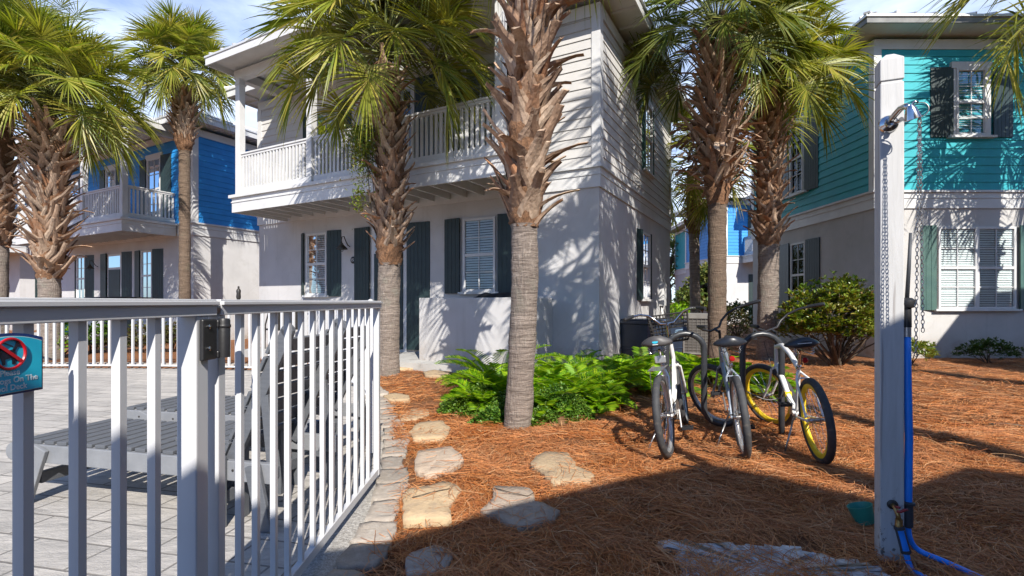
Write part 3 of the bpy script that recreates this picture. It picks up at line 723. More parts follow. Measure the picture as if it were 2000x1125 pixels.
def window(parent, M, u0, u1, z0, z1, shut=(None, None), dw=.03, cols=2, rows=4, double=False, casing=.0, blinds=True, tone='shutter', shl=None):
    'double-hung window proud of the wall, blinds behind its panes; shutters hang at each side'
    f = MB(M); fw = .05
    if casing:
        f.box(u0 - casing, u0, 0, dw + .015, z0, z1); f.box(u1, u1 + casing, 0, dw + .015, z0, z1)
        f.box(u0 - casing - .02, u1 + casing + .02, 0, dw + .03, z1, z1 + .14)
    f.box(u0, u0 + fw, 0, dw + .03, z0, z1); f.box(u1 - fw, u1, 0, dw + .03, z0, z1)
    f.box(u0 + fw, u1 - fw, 0, dw + .03, z1 - fw, z1); f.box(u0 + fw, u1 - fw, 0, dw + .03, z0, z0 + fw)
    if double: f.box((u0 + u1) / 2 - .045, (u0 + u1) / 2 + .045, 0, dw + .028, z0 + fw, z1 - fw)
    w = f.build('window', 'trim_white', parent, bevel=.003)
    s = MB(M); s.box(u0 - .09 - casing, u1 + .09 + casing, 0, dw + .075, z0 - .05, z0 - .002); s.build('sill', 'trim_white', w, bevel=.004)
    panes = [(u0 + fw, (u0 + u1) / 2 - .045), ((u0 + u1) / 2 + .045, u1 - fw)] if double else [(u0 + fw, u1 - fw)]
    for a, b in panes:
        zm = (z0 + z1) / 2
        s = MB(M); s.box(a, b, dw - .002, dw + .024, zm - .03, zm + .03)
        for k in range(1, cols): s.box(a + (b - a) * k / cols - .009, a + (b - a) * k / cols + .009, dw - .001, dw + .014, z0 + fw, zm - .03); s.box(a + (b - a) * k / cols - .009, a + (b - a) * k / cols + .009, dw - .001, dw + .014, zm + .03, z1 - fw)
        for k in (1, 3):
            z = z0 + fw + (z1 - z0 - 2 * fw) * k / 4
            for q in range(cols): s.box(a + (b - a) * q / cols + (.009 if q else 0), a + (b - a) * (q + 1) / cols - (.009 if q < cols - 1 else 0), dw - .001, dw + .013, z - .009, z + .009)
        s.build('sash', 'trim_white', w)
        s = MB(M); s.box(a, b, .026, .0262, z0 + fw, z1 - fw); s.build('pane', 'window_glass', w) if dw > .0262 else None
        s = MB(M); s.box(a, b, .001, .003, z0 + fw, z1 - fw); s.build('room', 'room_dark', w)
        if blinds:
            s = MB(M); z = z0 + fw + .02; c = .052
            while z < z1 - fw - .02:
                s.add([(a + .006, .006, z + .037), (b - .006, .006, z + .037), (b - .006, .022, z), (a + .006, .022, z), (a + .006, .005, z + .034), (b - .006, .005, z + .034), (b - .006, .021, z - .003), (a + .006, .021, z - .003)],
                      [(0, 1, 2, 3), (7, 6, 5, 4), (3, 2, 6, 7)])
                z += c
            s.build('blind', 'blind', w)
    for side, sp in zip((-1, 1), shut):
        if sp: shutter(parent, M, sp[0], sp[1], z0 - .03, z1 + .03, side, sp[2] if len(sp) > 2 else 0, tone, shl)
    return w
def shutter(parent, M, u0, u1, z0, z1, side, ang=0, tone='shutter', label=None):
    'plank shutter hinged beside the opening, swung a little off the wall'
    hinge = u1 if side < 0 else u0; w = u1 - u0; n = max(2, int(round(w / .095)))
    T = Matrix.Translation((hinge, .05, 0)) @ Matrix.Rotation(R(ang) * side * -1, 4, 'Z')
    m = MB(M @ T)
    for k in range(n):
        a = -w + w * k / n if side < 0 else w * k / n
        m.box(a + .002, a + w / n - .002, 0, .028, z0, z1)
    a, b = (-w, 0) if side < 0 else (0, w)
    m.box(a + .004, b - .004, .002, .022, z0 + .004, z1 - .004)
    s = m.build('shutter', tone, parent, bevel=.003)
    if label: s['label'] = label
    h = MB(M)
    for z in (z0 + .18, z1 - .18): h.box(hinge - .05 * (1 if side < 0 else -1) - .03, hinge + .05 * (1 if side < 0 else -1) * -1 + .03, .03, .048, z - .012, z + .012)
    h.build('hinge', 'iron_black', s)
def hip_roof(parent, x0, x1, y0, y1, z, pitch, ov, rafters=True, name='roof', seam=.42, fmat='trim_white', f=.17):
    X0, X1, Y0, Y1 = x0 - ov, x1 + ov, y0 - ov, y1 + ov
    h = min((X1 - X0), (Y1 - Y0)) / 2; rz = z + h * pitch
    t = .05
    c = [(X0, Y0), (X1, Y0), (X1, Y1), (X0, Y1)]
    if X1 - X0 >= Y1 - Y0: ra, rb = (X0 + h, (Y0 + Y1) / 2), (X1 - h, (Y0 + Y1) / 2)
    else: ra, rb = ((X0 + X1) / 2, Y0 + h), ((X0 + X1) / 2, Y1 - h)
    m = MB(); vs = [(x, y, z) for x, y in c] + [(*ra, rz), (*rb, rz)] + [(x, y, z - t) for x, y in c]
    long_x = X1 - X0 >= Y1 - Y0
    if long_x: fs = [(0, 1, 5, 4), (1, 2, 5), (2, 3, 4, 5), (3, 0, 4)]
    else: fs = [(0, 1, 4), (1, 2, 5, 4), (2, 3, 5), (3, 0, 4, 5)]
    m.add(vs, fs + [(0, 6, 7, 1), (1, 7, 8, 2), (2, 8, 9, 3), (3, 9, 6, 0), (9, 8, 7, 6)])
    rf = m.build(name, 'metal_roof', parent)
    s = MB()
    x = X0 + seam / 2
    while x < X1:
        d = min(x - X0, X1 - x, h)
        if d > .05:
            for yy, sg in ((Y0, 1), (Y1, -1)): s.bar((x, yy, z + .018), (x, yy + sg * d, z + d * pitch + .018), .03, .045)
        x += seam
    y = Y0 + seam / 2
    while y < Y1:
        d = min(y - Y0, Y1 - y, h)
        if d > .05:
            for xx, sg in ((X0, 1), (X1, -1)): s.bar((xx, y, z + .018), (xx + sg * d, y, z + d * pitch + .018), .03, .045)
        y += seam
    s.bar((*ra, rz + .02), (*rb, rz + .02), .14, .05)
    for cc, rr in ((c[0], ra), (c[3], ra if long_x else rb), (c[1], rb if long_x else ra), (c[2], rb)): s.bar((*cc, z + .02), (*rr, rz + .02), .12, .04)
    s.build('roof_seams', 'metal_roof', rf)
    # fascia and soffit
    m = MB(); a = .03
    m.box(X0 + a, X1 - a, Y0 + a, Y0 + a + .035, z - t - f, z - t - .002); m.box(X0 + a, X1 - a, Y1 - a - .035, Y1 - a, z - t - f, z - t - .002)
    m.box(X0 + a, X0 + a + .035, Y0 + a + .036, Y1 - a - .036, z - t - f, z - t - .002); m.box(X1 - a - .035, X1 - a, Y0 + a + .036, Y1 - a - .036, z - t - f, z - t - .002)
    m.build('fascia', fmat, parent)
    m = MB(); m.box(X0 + .066, X1 - .066, Y0 + .066, Y1 - .066, z - t - .11, z - t - .08); m.build('soffit', 'trim_white', parent)
    if rafters:
        x = x0
        while x <= x1 + .01:
            s = MB(); s.box(x - .022, x + .022, Y0 + .07, y0 - .03, z - t - f + .01, z - t - .112); s.build('rafter_tail', 'trim_white', parent); x += .61
        y = y0
        while y <= y1 + .01:
            for A_, B_ in ((X0 + .07, x0 - .03), (x1 + .03, X1 - .07)):
                s = MB(); s.box(A_, B_, y - .022, y + .022, z - t - f + .01, z - t - .112); s.build('rafter_tail', 'trim_white', parent)
            y += .61
def shell(h, x0, x1, D, low, sid, faces=('front', 'right', 'left', 'back'), zt=ZT, course=.178):
    m = MB(); m.box(x0, x1, 0, D, -.1, Z1); m.build('wall', low, h)
    m = MB(); m.box(x0 + .004, x1 - .004, .004, D - .004, Z1 + .001, zt); m.build('upper_wall', sid, h)
    m = MB()
    for i, k in enumerate(faces):
        M = face(k, x0, x1, D); a, b = (x0, x1) if k in ('front', 'back') else (0, D)
        siding(m, M, a + .0, b - .0, ZB + .02, zt - .22, course)
    s = m.build('siding', sid, h)
    m = MB()
    def ringbox(pr, z0, z1):
        m.box(x0 - pr, x1 + pr, -pr, 0.0, z0, z1); m.box(x0 - pr, x1 + pr, D, D + pr, z0, z1)
        m.box(x0 - pr, x0, 0.001, D - .001, z0, z1); m.box(x1, x1 + pr, 0.001, D - .001, z0, z1)
    ringbox(.035, Z1 - .02, Z1 + .20); ringbox(.05, Z1 + .202, Z1 + .225); ringbox(.032, Z1 + .227, ZB - .03); ringbox(.075, ZB - .028, ZB + .018)
    m.build('band_board', 'trim_white', h)
    m = MB(); ringbox(.03, zt - .219, zt - .001); m.build('frieze', 'trim_white', h)
    for cx, cy in ((x0, 0), (x1, 0), (x1, D), (x0, D)):
        sx = -1 if cx == x0 else 1; sy = -1 if cy == 0 else 1; m = MB()
        m.box(min(cx - sx * .13, cx + sx * .036), max(cx - sx * .13, cx + sx * .036), min(cy, cy + sy * .036), max(cy, cy + sy * .036), ZB + .019, zt - .22)
        m.box(min(cx, cx + sx * .0362), max(cx, cx + sx * .0362), min(cy - sy * .13, cy - sy * .0), max(cy - sy * .13, cy - sy * .0), ZB + .019, zt - .22)
        m.build('corner_board', 'trim_white', h)
def railing(parent, a, b, z, hgt=.98, step=.105, sw=.055):
    a = Vector((*a, 0)); b = Vector((*b, 0)); d = b - a; l = d.length; d.normalize(); m = MB()
    Zv = lambda p, zz: Vector((p.x, p.y, zz))
    m.bar(Zv(a, z + hgt), Zv(b, z + hgt), .09, .035); m.bar(Zv(a, z + hgt - .045), Zv(b, z + hgt - .045), .05, .05)
    m.bar(Zv(a, z + .12), Zv(b, z + .12), .05, .13)
    n = max(1, int(l / step))
    for k in range(n):
        p = a + d * (l * (k + .5) / n); m.bar(Zv(p, z + .18), Zv(p, z + hgt - .068), .035, sw * .9, up=(d.x, d.y, 0))
    return m.build('railing', 'trim_white', parent)
def balcony(h, xa, xb, d, posts, zt=6.43, roof=True, z=ZB):
    'xa < xb: left and right ends on the front wall; d: depth'
    m = MB(); m.box(xa - .0, xb + .0, -d, -.052, z - .05, z - .005); m.build('balcony_floor', 'trim_white', h)
    m = MB(); B = MB
    def skirt(pr, z0, z1):
        m.box(xa - pr, xb + pr, -d - pr, -d, z0, z1); m.box(xa - pr, xa, -d + .001, -.076, z0, z1); m.box(xb, xb + pr, -d + .001, -.076, z0, z1)
    skirt(.03, Z1 - .02, Z1 + .20); skirt(.045, Z1 + .202, Z1 + .225); skirt(.03, Z1 + .227, z - .05); skirt(.085, z - .049, z + .018)
    m.build('balcony_fascia', 'trim_white', h)
    n = int((xb - xa) / .42)
    for k in range(n + 1):
        m = MB(); x = xa + .05 + (xb - xa - .1) * k / n; m.box(x - .022, x + .022, -d + .002, -.04, Z1 + .06, z - .052); m.build('joist', 'trim_white', h)
    for i, x in enumerate(posts):
        m = MB(); m.box(x - .075, x + .075, -d + .01, -d + .16, z - .004, zt); m.box(x - .09, x + .09, -d - .005, -d + .175, zt - .14, zt - .1); m.build('balcony_post', 'trim_white', h, bevel=.004)
    ps = sorted(posts)
    for a, b in zip(ps, ps[1:]): railing(h, (a + .08, -d + .085), (b - .08, -d + .085), z)
    railing(h, (ps[0], -d + .165), (ps[0], -.05), z); railing(h, (ps[-1], -d + .165), (ps[-1], -.05), z)
    m = MB(); m.box(xa, xb, -d + .0, -d + .17, zt, zt + .19); m.box(xa, xa + .17, -d + .171, -.03, zt, zt + .19); m.box(xb - .17, xb, -d + .171, -.03, zt, zt + .19); m.build('porch_beam', 'trim_white', h)
def porch_roof(h, xa, xb, d, z=6.68, ov=.6, side=.15, pitch=.36):
    m = MB(); Y0 = -d - ov; Y1 = -.2; x0, x1 = xa - side, xb + side; zz = z + (Y1 + .8 - Y0) * pitch
    hh = Y1 + .8 - Y0; i = hh * .9
    vs = [(x0, Y0, z), (x1, Y0, z), (x1, .6, z), (x0, .6, z), (x0 + i, .6, z + i * pitch), (x1 - i, .6, z + i * pitch)] + [(x0, Y0, z - .04), (x1, Y0, z - .04), (x1, .6, z - .04), (x0, .6, z - .04)]
    m.add(vs, [(0, 1, 5, 4), (0, 4, 3), (1, 2, 5), (2, 3, 4, 5), (0, 6, 7, 1), (1, 7, 8, 2), (2, 8, 9, 3), (3, 9, 6, 0), (9, 8, 7, 6)])
    rf = m.build('porch_roof', 'metal_roof', h)
    s = MB(); x = x0 + .2
    while x < x1:
        dd = min(x - x0, x1 - x, i); s.bar((x, Y0, z + .018), (x, Y0 + dd, z + dd * pitch + .018), .03, .045); x += .42
    s.build('roof_seams', 'metal_roof', rf)
    m = MB(); m.box(x0 + .02, x1 - .02, Y0 + .02, Y0 + .05, z - .2, z - .042); m.box(x0 + .02, x0 + .05, Y0 + .051, -.05, z - .2, z - .042); m.box(x1 - .05, x1 - .02, Y0 + .051, -.05, z - .2, z - .042); m.build('fascia', 'trim_white', h)
    m = MB(); m.box(x0 + .051, x1 - .051, Y0 + .051, -.06, z - .06, z - .044); m.build('soffit', 'trim_white', h)
def lantern(h, M, u, z):
    t = thing('tmp', None, None); bpy.data.objects.remove(t)
    m = MB(M); m.M = M
    pts = [(u, .0, z), (u, .06, z + .02), (u, .13, z + .12), (u, .18, z + .22), (u, .25, z + .2), (u, .26, z + .12), (u, .25, z + .06)]
    m.tube([Vector(p) for p in pts], .012, 8); o = m.build('wall_lamp', 'lamp_metal', h, smooth=True)
    m = MB(M); m.lathe([(.03, .06), (.045, .02), (.13, -.07), (.135, -.09), (.125, -.09), (.02, -.01)], 20, Matrix.Translation((u, .25, z))); m.build('lamp_shade', 'lamp_metal', o, smooth='auto')
    m = MB(M); m.lathe([(.0, 0), (.04, -.03), (.05, -.08), (.03, -.14), (0, -.15)], 14, Matrix.Translation((u, .25, z))); m.build('bulb_guard', 'window_glass', o, smooth=True)

RZ = math.atan2(-.476, .879)
# ---- centre house
h1 = thing('house', 'two storey off white house with long balcony, behind the palm with the jagged trunk', 'house', (1.57, 9.0, 0), RZ)
W1, D1 = 9.6, 6.45
shell(h1, -W1, 0, D1, 'stucco', 'siding_white')
MF = face('front', -W1, 0, D1); MR = face('right', -W1, 0, D1)
window(h1, MF, -2.92, -2.14, 1.46, 2.97, ((-3.40, -2.99, 6), (-2.08, -1.66, 6)))
window(h1, MF, -7.68, -6.94, 1.42, 2.97, ((-8.14, -7.76, 26), (-6.90, -6.48, 8)))
# front door
d_ = MB(MF); d_.box(-5.46, -4.42, 0, .04, .14, 2.96); dr = d_.build('door_frame', 'trim_white', h1)
m = MB(MF); m.box(-5.36, -4.52, .041, .07, .2, 2.36)
for zz in ((.32, .8), (.9, 1.5)): m.box(-5.26, -4.62, .071, .082, *zz)
dd = m.build('door', 'shutter', h1, bevel=.003)
m = MB(MF); m.box(-5.22, -4.66, .071, .075, 1.6, 2.26); m.build('pane', 'window_glass', dd)
m = MB(MF); m.box(-5.36, -4.52, .041, .046, 2.46, 2.86); m.build('transom', 'window_glass', h1)
m = MB(MF); m.tube([(-4.6, .071, 1.15), (-4.6, .12, 1.15), (-4.7, .13, 1.15)], .012, 8); m.build('handle', 'steel', dd, smooth=True)
shutter(h1, MF, -6.04, -5.52, .2, 3.0, -1, 6); shutter(h1, MF, -4.40, -3.80, .2, 3.0, 1, 6)
lantern(h1, MF, -6.2, 2.58)
m = MB(MF); m.lathe([(0, .0), (.085, 0), (.085, .016), (.075, .02), (0, .02)], 24, Matrix.Translation((-6.08, 0, 2.25)) @ Matrix.Rotation(R(-90), 4, 'X')); pl = m.build('number_plate', 'black_plastic', h1, smooth='auto')
text(pl, '15', .10, 'trim_white', (-6.10, -.0215, 2.25), Matrix.Identity(4))
# upper floor openings behind the railing
for a, b, c, d in ((-2.9, -2.1, -3.35, -1.62), (-7.35, -6.6, -7.8, -6.12)):
    window(h1, MF, a, b, 4.35, 6.1, ((c, a - .07, 4), (b + .07, d, 4)), casing=.06)
m = MB(MF); m.box(-5.2, -4.2, 0, .05, ZB + .02, 6.1); fd = m.build('door_frame', 'trim_white', h1)
m = MB(MF); m.box(-5.1, -4.3, .051, .056, ZB + .15, 5.95); m.build('pane', 'window_glass', fd)
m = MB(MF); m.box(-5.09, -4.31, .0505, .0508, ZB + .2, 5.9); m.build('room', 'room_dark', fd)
shutter(h1, MF, -5.75, -5.25, ZB + .05, 6.15, -1, 4); shutter(h1, MF, -4.15, -3.65, ZB + .05, 6.15, 1, 4)
# side openings
window(h1, MR, 3.25, 4.0, 4.40, 6.05, ((2.46, 3.2, 22), (4.06, 4.75, 20)), casing=.05, tone='shutter_green')
window(h1, MR, 3.0, 3.75, 1.32, 2.9, ((2.26, 2.95, 14), (3.85, 4.5, 50)))
m = MB(MR); m.box(5.0, 5.36, .0, .12, 1.15, 1.75); eb = m.build('meter_box', 'trim_white', h1, bevel=.008)
m = MB(MR); m.tube([(5.18, .05, 1.15), (5.18, .05, .0)], .02, 8); m.tube([(5.05, .05, 1.15), (5.05, .05, .5)], .012, 8); m.build('conduit', 'trim_white', h1, smooth=True)
BX0, BX1, BD = -8.33, -1.12, 1.52
balcony(h1, BX0, BX1, BD, (-8.22, -5.80, -3.45, -1.22))
hip_roof(h1, -W1, 0, 0, D1, ZT + .28, .38, .6)
porch_roof(h1, BX0, BX1, BD, z=ZT + .10)
# porch floor
m = MB(MF); m.box(-8.3, -1.15, .0, 1.5, -.05, .14); m.build('porch_floor', 'concrete', h1)
for k, u in enumerate((-7.5, -4.0)):
    m = MB(MF); m.box(u, u + .006, 0, .002, 3.0, Z1 - .03); m.build('wall_joint', 'concrete', h1)
# low porch wall
pw = thing('porch_wall', 'low pale stucco wall beside the porch, dappled with palm shadow', 'wall', (1.57, 9.0, 0), RZ)
m = MB(MF); m.box(-3.24, -.9, .92, 1.07, -.05, 1.33); m.box(-1.06, -.91, .0, .919, -.05, 1.328); m.build('wall_body', 'stucco', pw, bevel=.01)
gc = thing('grill_cover', 'black cloth cover of a grill showing above the low porch wall', 'grill', (1.57, 9.0, 0), RZ)
m = MB(MF); 
vs = []; rows_ = []
for i in range(9):
    for j in range(13):
        u = -2.4 + 1.25 * j / 12; dd_ = .15 + .6 * i / 8; ed = min(i, 8 - i, j, 12 - j)
        z = .3 if ed == 0 else 1.28 + .10 * math.sin(math.pi * j / 12) + .05 * math.sin(PI * i / 8) + noise.noise(Vector((u * 5, dd_ * 5, 1))) * .05
        vs.append((u, dd_, z))
m.add(vs, [(i * 13 + j, i * 13 + j + 1, (i + 1) * 13 + j + 1, (i + 1) * 13 + j) for i in range(8) for j in range(12)])
m.build('cover', 'cover_black', gc, smooth=True)
m = MB(MF); m.box(-2.3, -1.3, .2, .7, .14, .3); m.build('cart', 'iron_black', gc)
# patio chair of the porch, only its black arm shows
pc = thing('patio_chair', 'black metal patio chair on the porch, its curved arm showing over the gate rail', 'chair', (1.57, 9.0, 0), RZ)
m = MB(MF); m.tube([(-7.95, 1.0, .14), (-8.0, .95, .7), (-7.9, .9, 1.12), (-7.6, .85, 1.22), (-7.35, .6, 1.2)], .018, 8); m.tube([(-7.95, .4, .14), (-8.0, .4, .7), (-7.9, .35, 1.12), (-7.6, .3, 1.22), (-7.35, .2, 1.2)], .018, 8); m.build('frame', 'iron_black', pc, smooth=True)
m = MB(MF); m.box(-7.98, -7.45, .35, 1.0, .58, .62); m.build('seat', 'iron_black', pc)
m = MB(MF); m.box(-7.5, -7.46, .35, .98, .62, 1.15); m.build('backrest', 'iron_black', pc)

# ---- blue house on the left
h2 = thing('house', 'bright blue two storey house with pale stucco ground floor, left of the centre house', 'house', (-9.87, 15.47, 0), RZ)
shell(h2, -W1, 0, 6.8, 'stucco', 'siding_blue')
window(h2, MF, -3.0, -2.3, 1.3, 2.97, ((-3.5, -3.06, 8), (-2.24, -1.7, 8)))
window(h2, MF, -7.7, -7.0, 1.3, 2.97, ((-8.2, -7.76, 20), (-6.94, -6.4, 8)))
m = MB(MF); m.box(-5.3, -4.3, 0, .04, .1, 2.96); m.build('door_frame', 'trim_white', h2)
m = MB(MF); m.box(-5.2, -4.4, .041, .06, .15, 2.4); m.build('door', 'shutter', h2)
m = MB(MF); m.box(-5.2, -4.4, .041, .046, 2.48, 2.88); m.build('transom', 'window_glass', h2)
shutter(h2, MF, -5.9, -5.36, .15, 3.0, -1, 6); shutter(h2, MF, -4.24, -3.7, .15, 3.0, 1, 6)
lantern(h2, MF, -6.1, 2.55)
window(h2, MF, -2.6, -1.8, 3.95, 6.0, ((-3.1, -2.66, 4), (-1.74, -1.2, 4)), casing=.08, blinds=False, tone='shutter')
window(h2, MF, -5.4, -4.7, 4.35, 6.0, ((-5.9, -5.46, 4), (-4.64, -4.2, 4)), casing=.08)
window(h2, MF, -8.3, -7.5, 3.95, 6.0, ((-8.8, -8.36, 4), (-7.44, -6.95, 4)), casing=.08)
balcony(h2, -8.4, -.86, 1.52, (-8.3, -5.9, -3.45, -.96))
hip_roof(h2, -W1, 0, 0, 6.8, ZT + .28, .38, .6)
porch_roof(h2, -8.4, -.86, 1.52, z=ZT + .10)
m = MB(MF); m.box(-8.4, -.9, .0, 1.5, -.05, .12); m.build('porch_floor', 'concrete', h2)
# ---- house at the left edge
h3 = thing('house', 'pale house at the left edge behind the palms, farther back than the blue one', 'house', (-21.4, 21.7, 0), RZ)
shell(h3, -W1, 0, 7.5, 'stucco', 'siding_lightblue')
window(h3, MR, 1.2, 2.1, 1.2, 2.9, ((.5, 1.15, 6), (2.16, 2.8, 6)))
window(h3, MR, 1.6, 2.4, 4.3, 5.9, ((1.0, 1.54, 6), (2.46, 3.0, 6)), casing=.06)
balcony(h3, -8.4, .9, 1.52, (-8.3, -5.4, -2.4, .8))
hip_roof(h3, -W1, 0, 0, 7.5, ZT + .28, .38, .6); porch_roof(h3, -8.4, .9, 1.52, z=ZT + .10)

# ---- teal house on the right (front faces the camera)
h4 = thing('house', 'teal two storey house with grey stucco ground floor, on the right', 'house', (8.06, 11.1, 0), 0)
W4, D4, ZT4 = 9.0, 5.6, 7.08
shell(h4, 0, W4, D4, 'grey_stucco', 'siding_teal', zt=ZT4, course=.186)
MF4 = face('front', 0, W4, D4); ML4 = face('left', 0, W4, D4)
window(h4, MF4, 1.76, 2.44, 4.93, 6.42, ((1.22, 1.70, 5), (2.58, 3.05, 5)), casing=.09, dw=.05)
window(h4, MF4, 1.38, 3.10, 1.10, 2.92, ((.92, 1.33, 14), (3.17, 3.6, 8)), double=True, tone='shutter_green')
window(h4, ML4, 2.62, 3.25, 4.30, 6.30, ((2.0, 2.56, 5), (3.33, 3.95, 5)), casing=.08, dw=.05)
window(h4, ML4, 2.55, 3.25, 1.10, 2.92, ((1.95, 2.5, 5), (3.32, 3.95, 5)))
for u in (1.0, 3.75):
    m = MB(MF4); m.box(u, u + .006, 0, .002, .0, 1.05 if u > 3 else 3.3); m.build('wall_joint', 'concrete', h4)
hip_roof(h4, 0, W4, 0, D4, ZT4 + .24, .42, .6, fmat='gutter_grey', f=.12)
m = MB(); m.tube([(2.2, 2.2, 8.2), (2.2, 2.2, 9.0)], .07, 12); m.tube([(2.2, 2.2, 8.75), (2.2, 2.2, 8.8)], .11, 12); m.build('roof_vent', 'metal_roof', h4, smooth='auto')
# ---- second teal house farther back and a blue house between
h5 = thing('house', 'second teal house far back in the gap, seen edge on behind the palms', 'house', (12.3, 30.5, 0), R(-3))
shell(h5, 0, 9, 8.5, 'grey_stucco', 'siding_teal')
ML5 = face('left', 0, 9, 8.5)
window(h5, ML5, 2.6, 3.6, 4.4, 6.1, ((1.9, 2.5, 5), (3.7, 4.3, 5)), casing=.06)
window(h5, ML5, 2.6, 3.6, 1.2, 2.9, ((1.9, 2.5, 5), (3.7, 4.3, 5)))
hip_roof(h5, 0, 9, 0, 8.5, ZT + .28, .4, .6)
h6 = thing('house', 'bright blue house with a small white balcony, seen in the gap between palms', 'house', (11.35, 26.6, 0), R(4))
shell(h6, 0, 7, 5, 'stucco', 'siding_blue')
MF6 = face('front', 0, 7, 5)
window(h6, MF6, 1.75, 2.35, 4.1, 6.1, ((1.25, 1.7, 4), (2.4, 2.8, 4)), casing=.05)
window(h6, MF6, 1.9, 2.6, .3, 2.7, ((1.3, 1.85, 4), (2.7, 3.2, 4)))
balcony(h6, .95, 6.0, 1.3, (1.05, 3.5, 5.9)); 
hip_roof(h6, 0, 7, 0, 5, ZT + .28, .4, .6); porch_roof(h6, .95, 6.0, 1.3, z=ZT + .1)
simple('low_bounce_wall', (.07, .085, .11), None, .7, 3)  # dark wall colour that keeps bounced light out of the foreground shade
# ---- unseen buildings put out of the frame and shaped for the shade they cast
h7 = thing('shade_building', 'unseen gabled building behind the camera, shaped to cast the foreground shadow', 'building', (0, -3.0, 0))
pr = []
for gx, gy in ((-2.1, 1.9), (-1.27, 2.30), (-1.16, 2.42), (-1.07, 2.48), (-.66, 2.58), (.08, 3.085), (1.13, 3.67), (1.49, 3.84), (1.86, 3.55), (2.26, 3.12), (2.72, 3.40), (3.35, 3.73), (3.9, 3.45), (7.5, 2.9)):
    t = (gy + 3) / .968; pr.append((gx + .25 * t, .781 * t))
m = MB(); base = [(pr[0][0], 0)] + pr + [(pr[-1][0], 0)]
n_ = len(base); m.add([(x, 0, z) for x, z in base] + [(x, -7, z) for x, z in base], [tuple(range(n_)), tuple(range(2 * n_ - 1, n_ - 1, -1))] + [(i, (i + 1) % n_, n_ + (i + 1) % n_, n_ + i) for i in range(n_)])
m.build('wall', 'low_bounce_wall', h7, fix=True)
m = MB(); 
for (xa, za), (xb, zb) in zip(pr, pr[1:]): m.add([(xa, .0, za + .004), (xb, .0, zb + .004), (xb, -7.1, zb + .004), (xa, -7.1, za + .004), (xa, .0, za - .03), (xb, .0, zb - .03), (xb, -7.1, zb - .03), (xa, -7.1, za - .03)], [(0, 1, 2, 3), (0, 4, 5, 1), (7, 6, 5, 4), (2, 6, 7, 3)])
m.build('roof', 'metal_roof', h7)
h8 = thing('house', 'unseen white gabled house added beyond the right edge to shade the teal wall', 'house', (10.9, 3.2, 0))  # unseen house put in for the diagonal shade on the teal front
m = MB(); pf = [(0, 0), (0, 5.9), (1.45, 7.75), (4.5, 7.9), (8, 5.5), (8, 0)]
m.add([(x, 0, z) for x, z in pf] + [(x, -7, z) for x, z in pf], [tuple(range(6)), tuple(range(11, 5, -1))] + [(i, (i + 1) % 6, 6 + (i + 1) % 6, 6 + i) for i in range(6)])
m.build('wall', 'stucco', h8, fix=True)
m = MB()
for (xa, za), (xb, zb) in zip(pf[1:4], pf[2:5]): m.add([(xa, .02, za + .004), (xb, .02, zb + .004), (xb, -7.1, zb + .004), (xa, -7.1, za + .004), (xa, .02, za + .06), (xb, .02, zb + .06), (xb, -7.1, zb + .06), (xa, -7.1, za + .06)], [(4, 5, 6, 7), (0, 1, 5, 4), (3, 2, 1, 0), (2, 3, 7, 6)])
m.build('roof', 'metal_roof', h8)

# ---- things by the walls
ac = thing('air_conditioner', 'beige air conditioning unit with wire grille beside the house wall', 'air conditioner', (4.55, 12.0, 0), RZ)
m = MB(); m.box(-.36, .36, -.36, .36, .02, .06); m.box(-.36, .36, -.36, .36, .86, .98)
for x in (-.36, .33):
    for y in (-.36, .33): m.box(x, x + .03, y, y + .03, .06, .86)
m.build('casing', 'ac_beige', ac, bevel=.006)
m = MB(); m.box(-.33, .33, -.33, .33, .06, .86); m.build('coil', 'ac_grille', ac)
m = MB()
for k in range(1, 12):
    z = .06 + .8 * k / 12
    for s_ in (-1, 1): m.bar((-.33, .345 * s_, z), (.33, .345 * s_, z), .006, .006); m.bar((.345 * s_, -.33, z), (.345 * s_, .33, z), .006, .006)
for k in range(1, 7):
    x = -.33 + .66 * k / 7
    for s_ in (-1, 1): m.bar((x, .347 * s_, .06), (x, .347 * s_, .86), .006, .006); m.bar((.347 * s_, x, .06), (.347 * s_, x, .86), .006, .006)
m.build('grille', 'ac_beige', ac)
bn = thing('storage_bin', 'dark navy plastic storage bin against the house wall behind the ferns', 'storage bin', (2.86, 10.2, 0), RZ + R(62))
def taper(m, x0, x1, y0, y1, z0, z1, k):
    m.add([(x0 * k, y0 * k, z0), (x1 * k, y0 * k, z0), (x1 * k, y1 * k, z0), (x0 * k, y1 * k, z0), (x0, y0, z1), (x1, y0, z1), (x1, y1, z1), (x0, y1, z1)], [(0, 3, 2, 1), (4, 5, 6, 7), (0, 1, 5, 4), (1, 2, 6, 5), (2, 3, 7, 6), (3, 0, 4, 7)])
m = MB(); taper(m, -.56, .56, -.36, .36, .02, .82, .92)
for z in (.3, .52): m.box(-.545, .545, -.355, .355, z, z + .03)
m.build('body', 'bin_navy', bn, bevel=.015)
m = MB(); m.box(-.60, .60, -.40, .40, .82, .88); m.box(-.54, .54, -.35, .35, .88, .905); m.build('lid', 'bin_navy', bn, bevel=.012)
# garden torch beyond the fence
p = at(466, 590, 11.2)
tt = thing('garden_torch', 'black garden torch on a pole sticking up above the pool fence', 'torch', (p.x, p.y, 0))
m = MB(); m.tube([(0, 0, 0), (0, 0, 1.35)], .014, 8); m.build('pole', 'iron_black', tt)
m = MB(); m.lathe([(0, 1.3), (.035, 1.31), (.05, 1.36), (.042, 1.44), (.05, 1.5), (.038, 1.53), (.02, 1.55), (.02, 1.6), (0, 1.61)], 14); m.build('canister', 'iron_black', tt, smooth='auto')
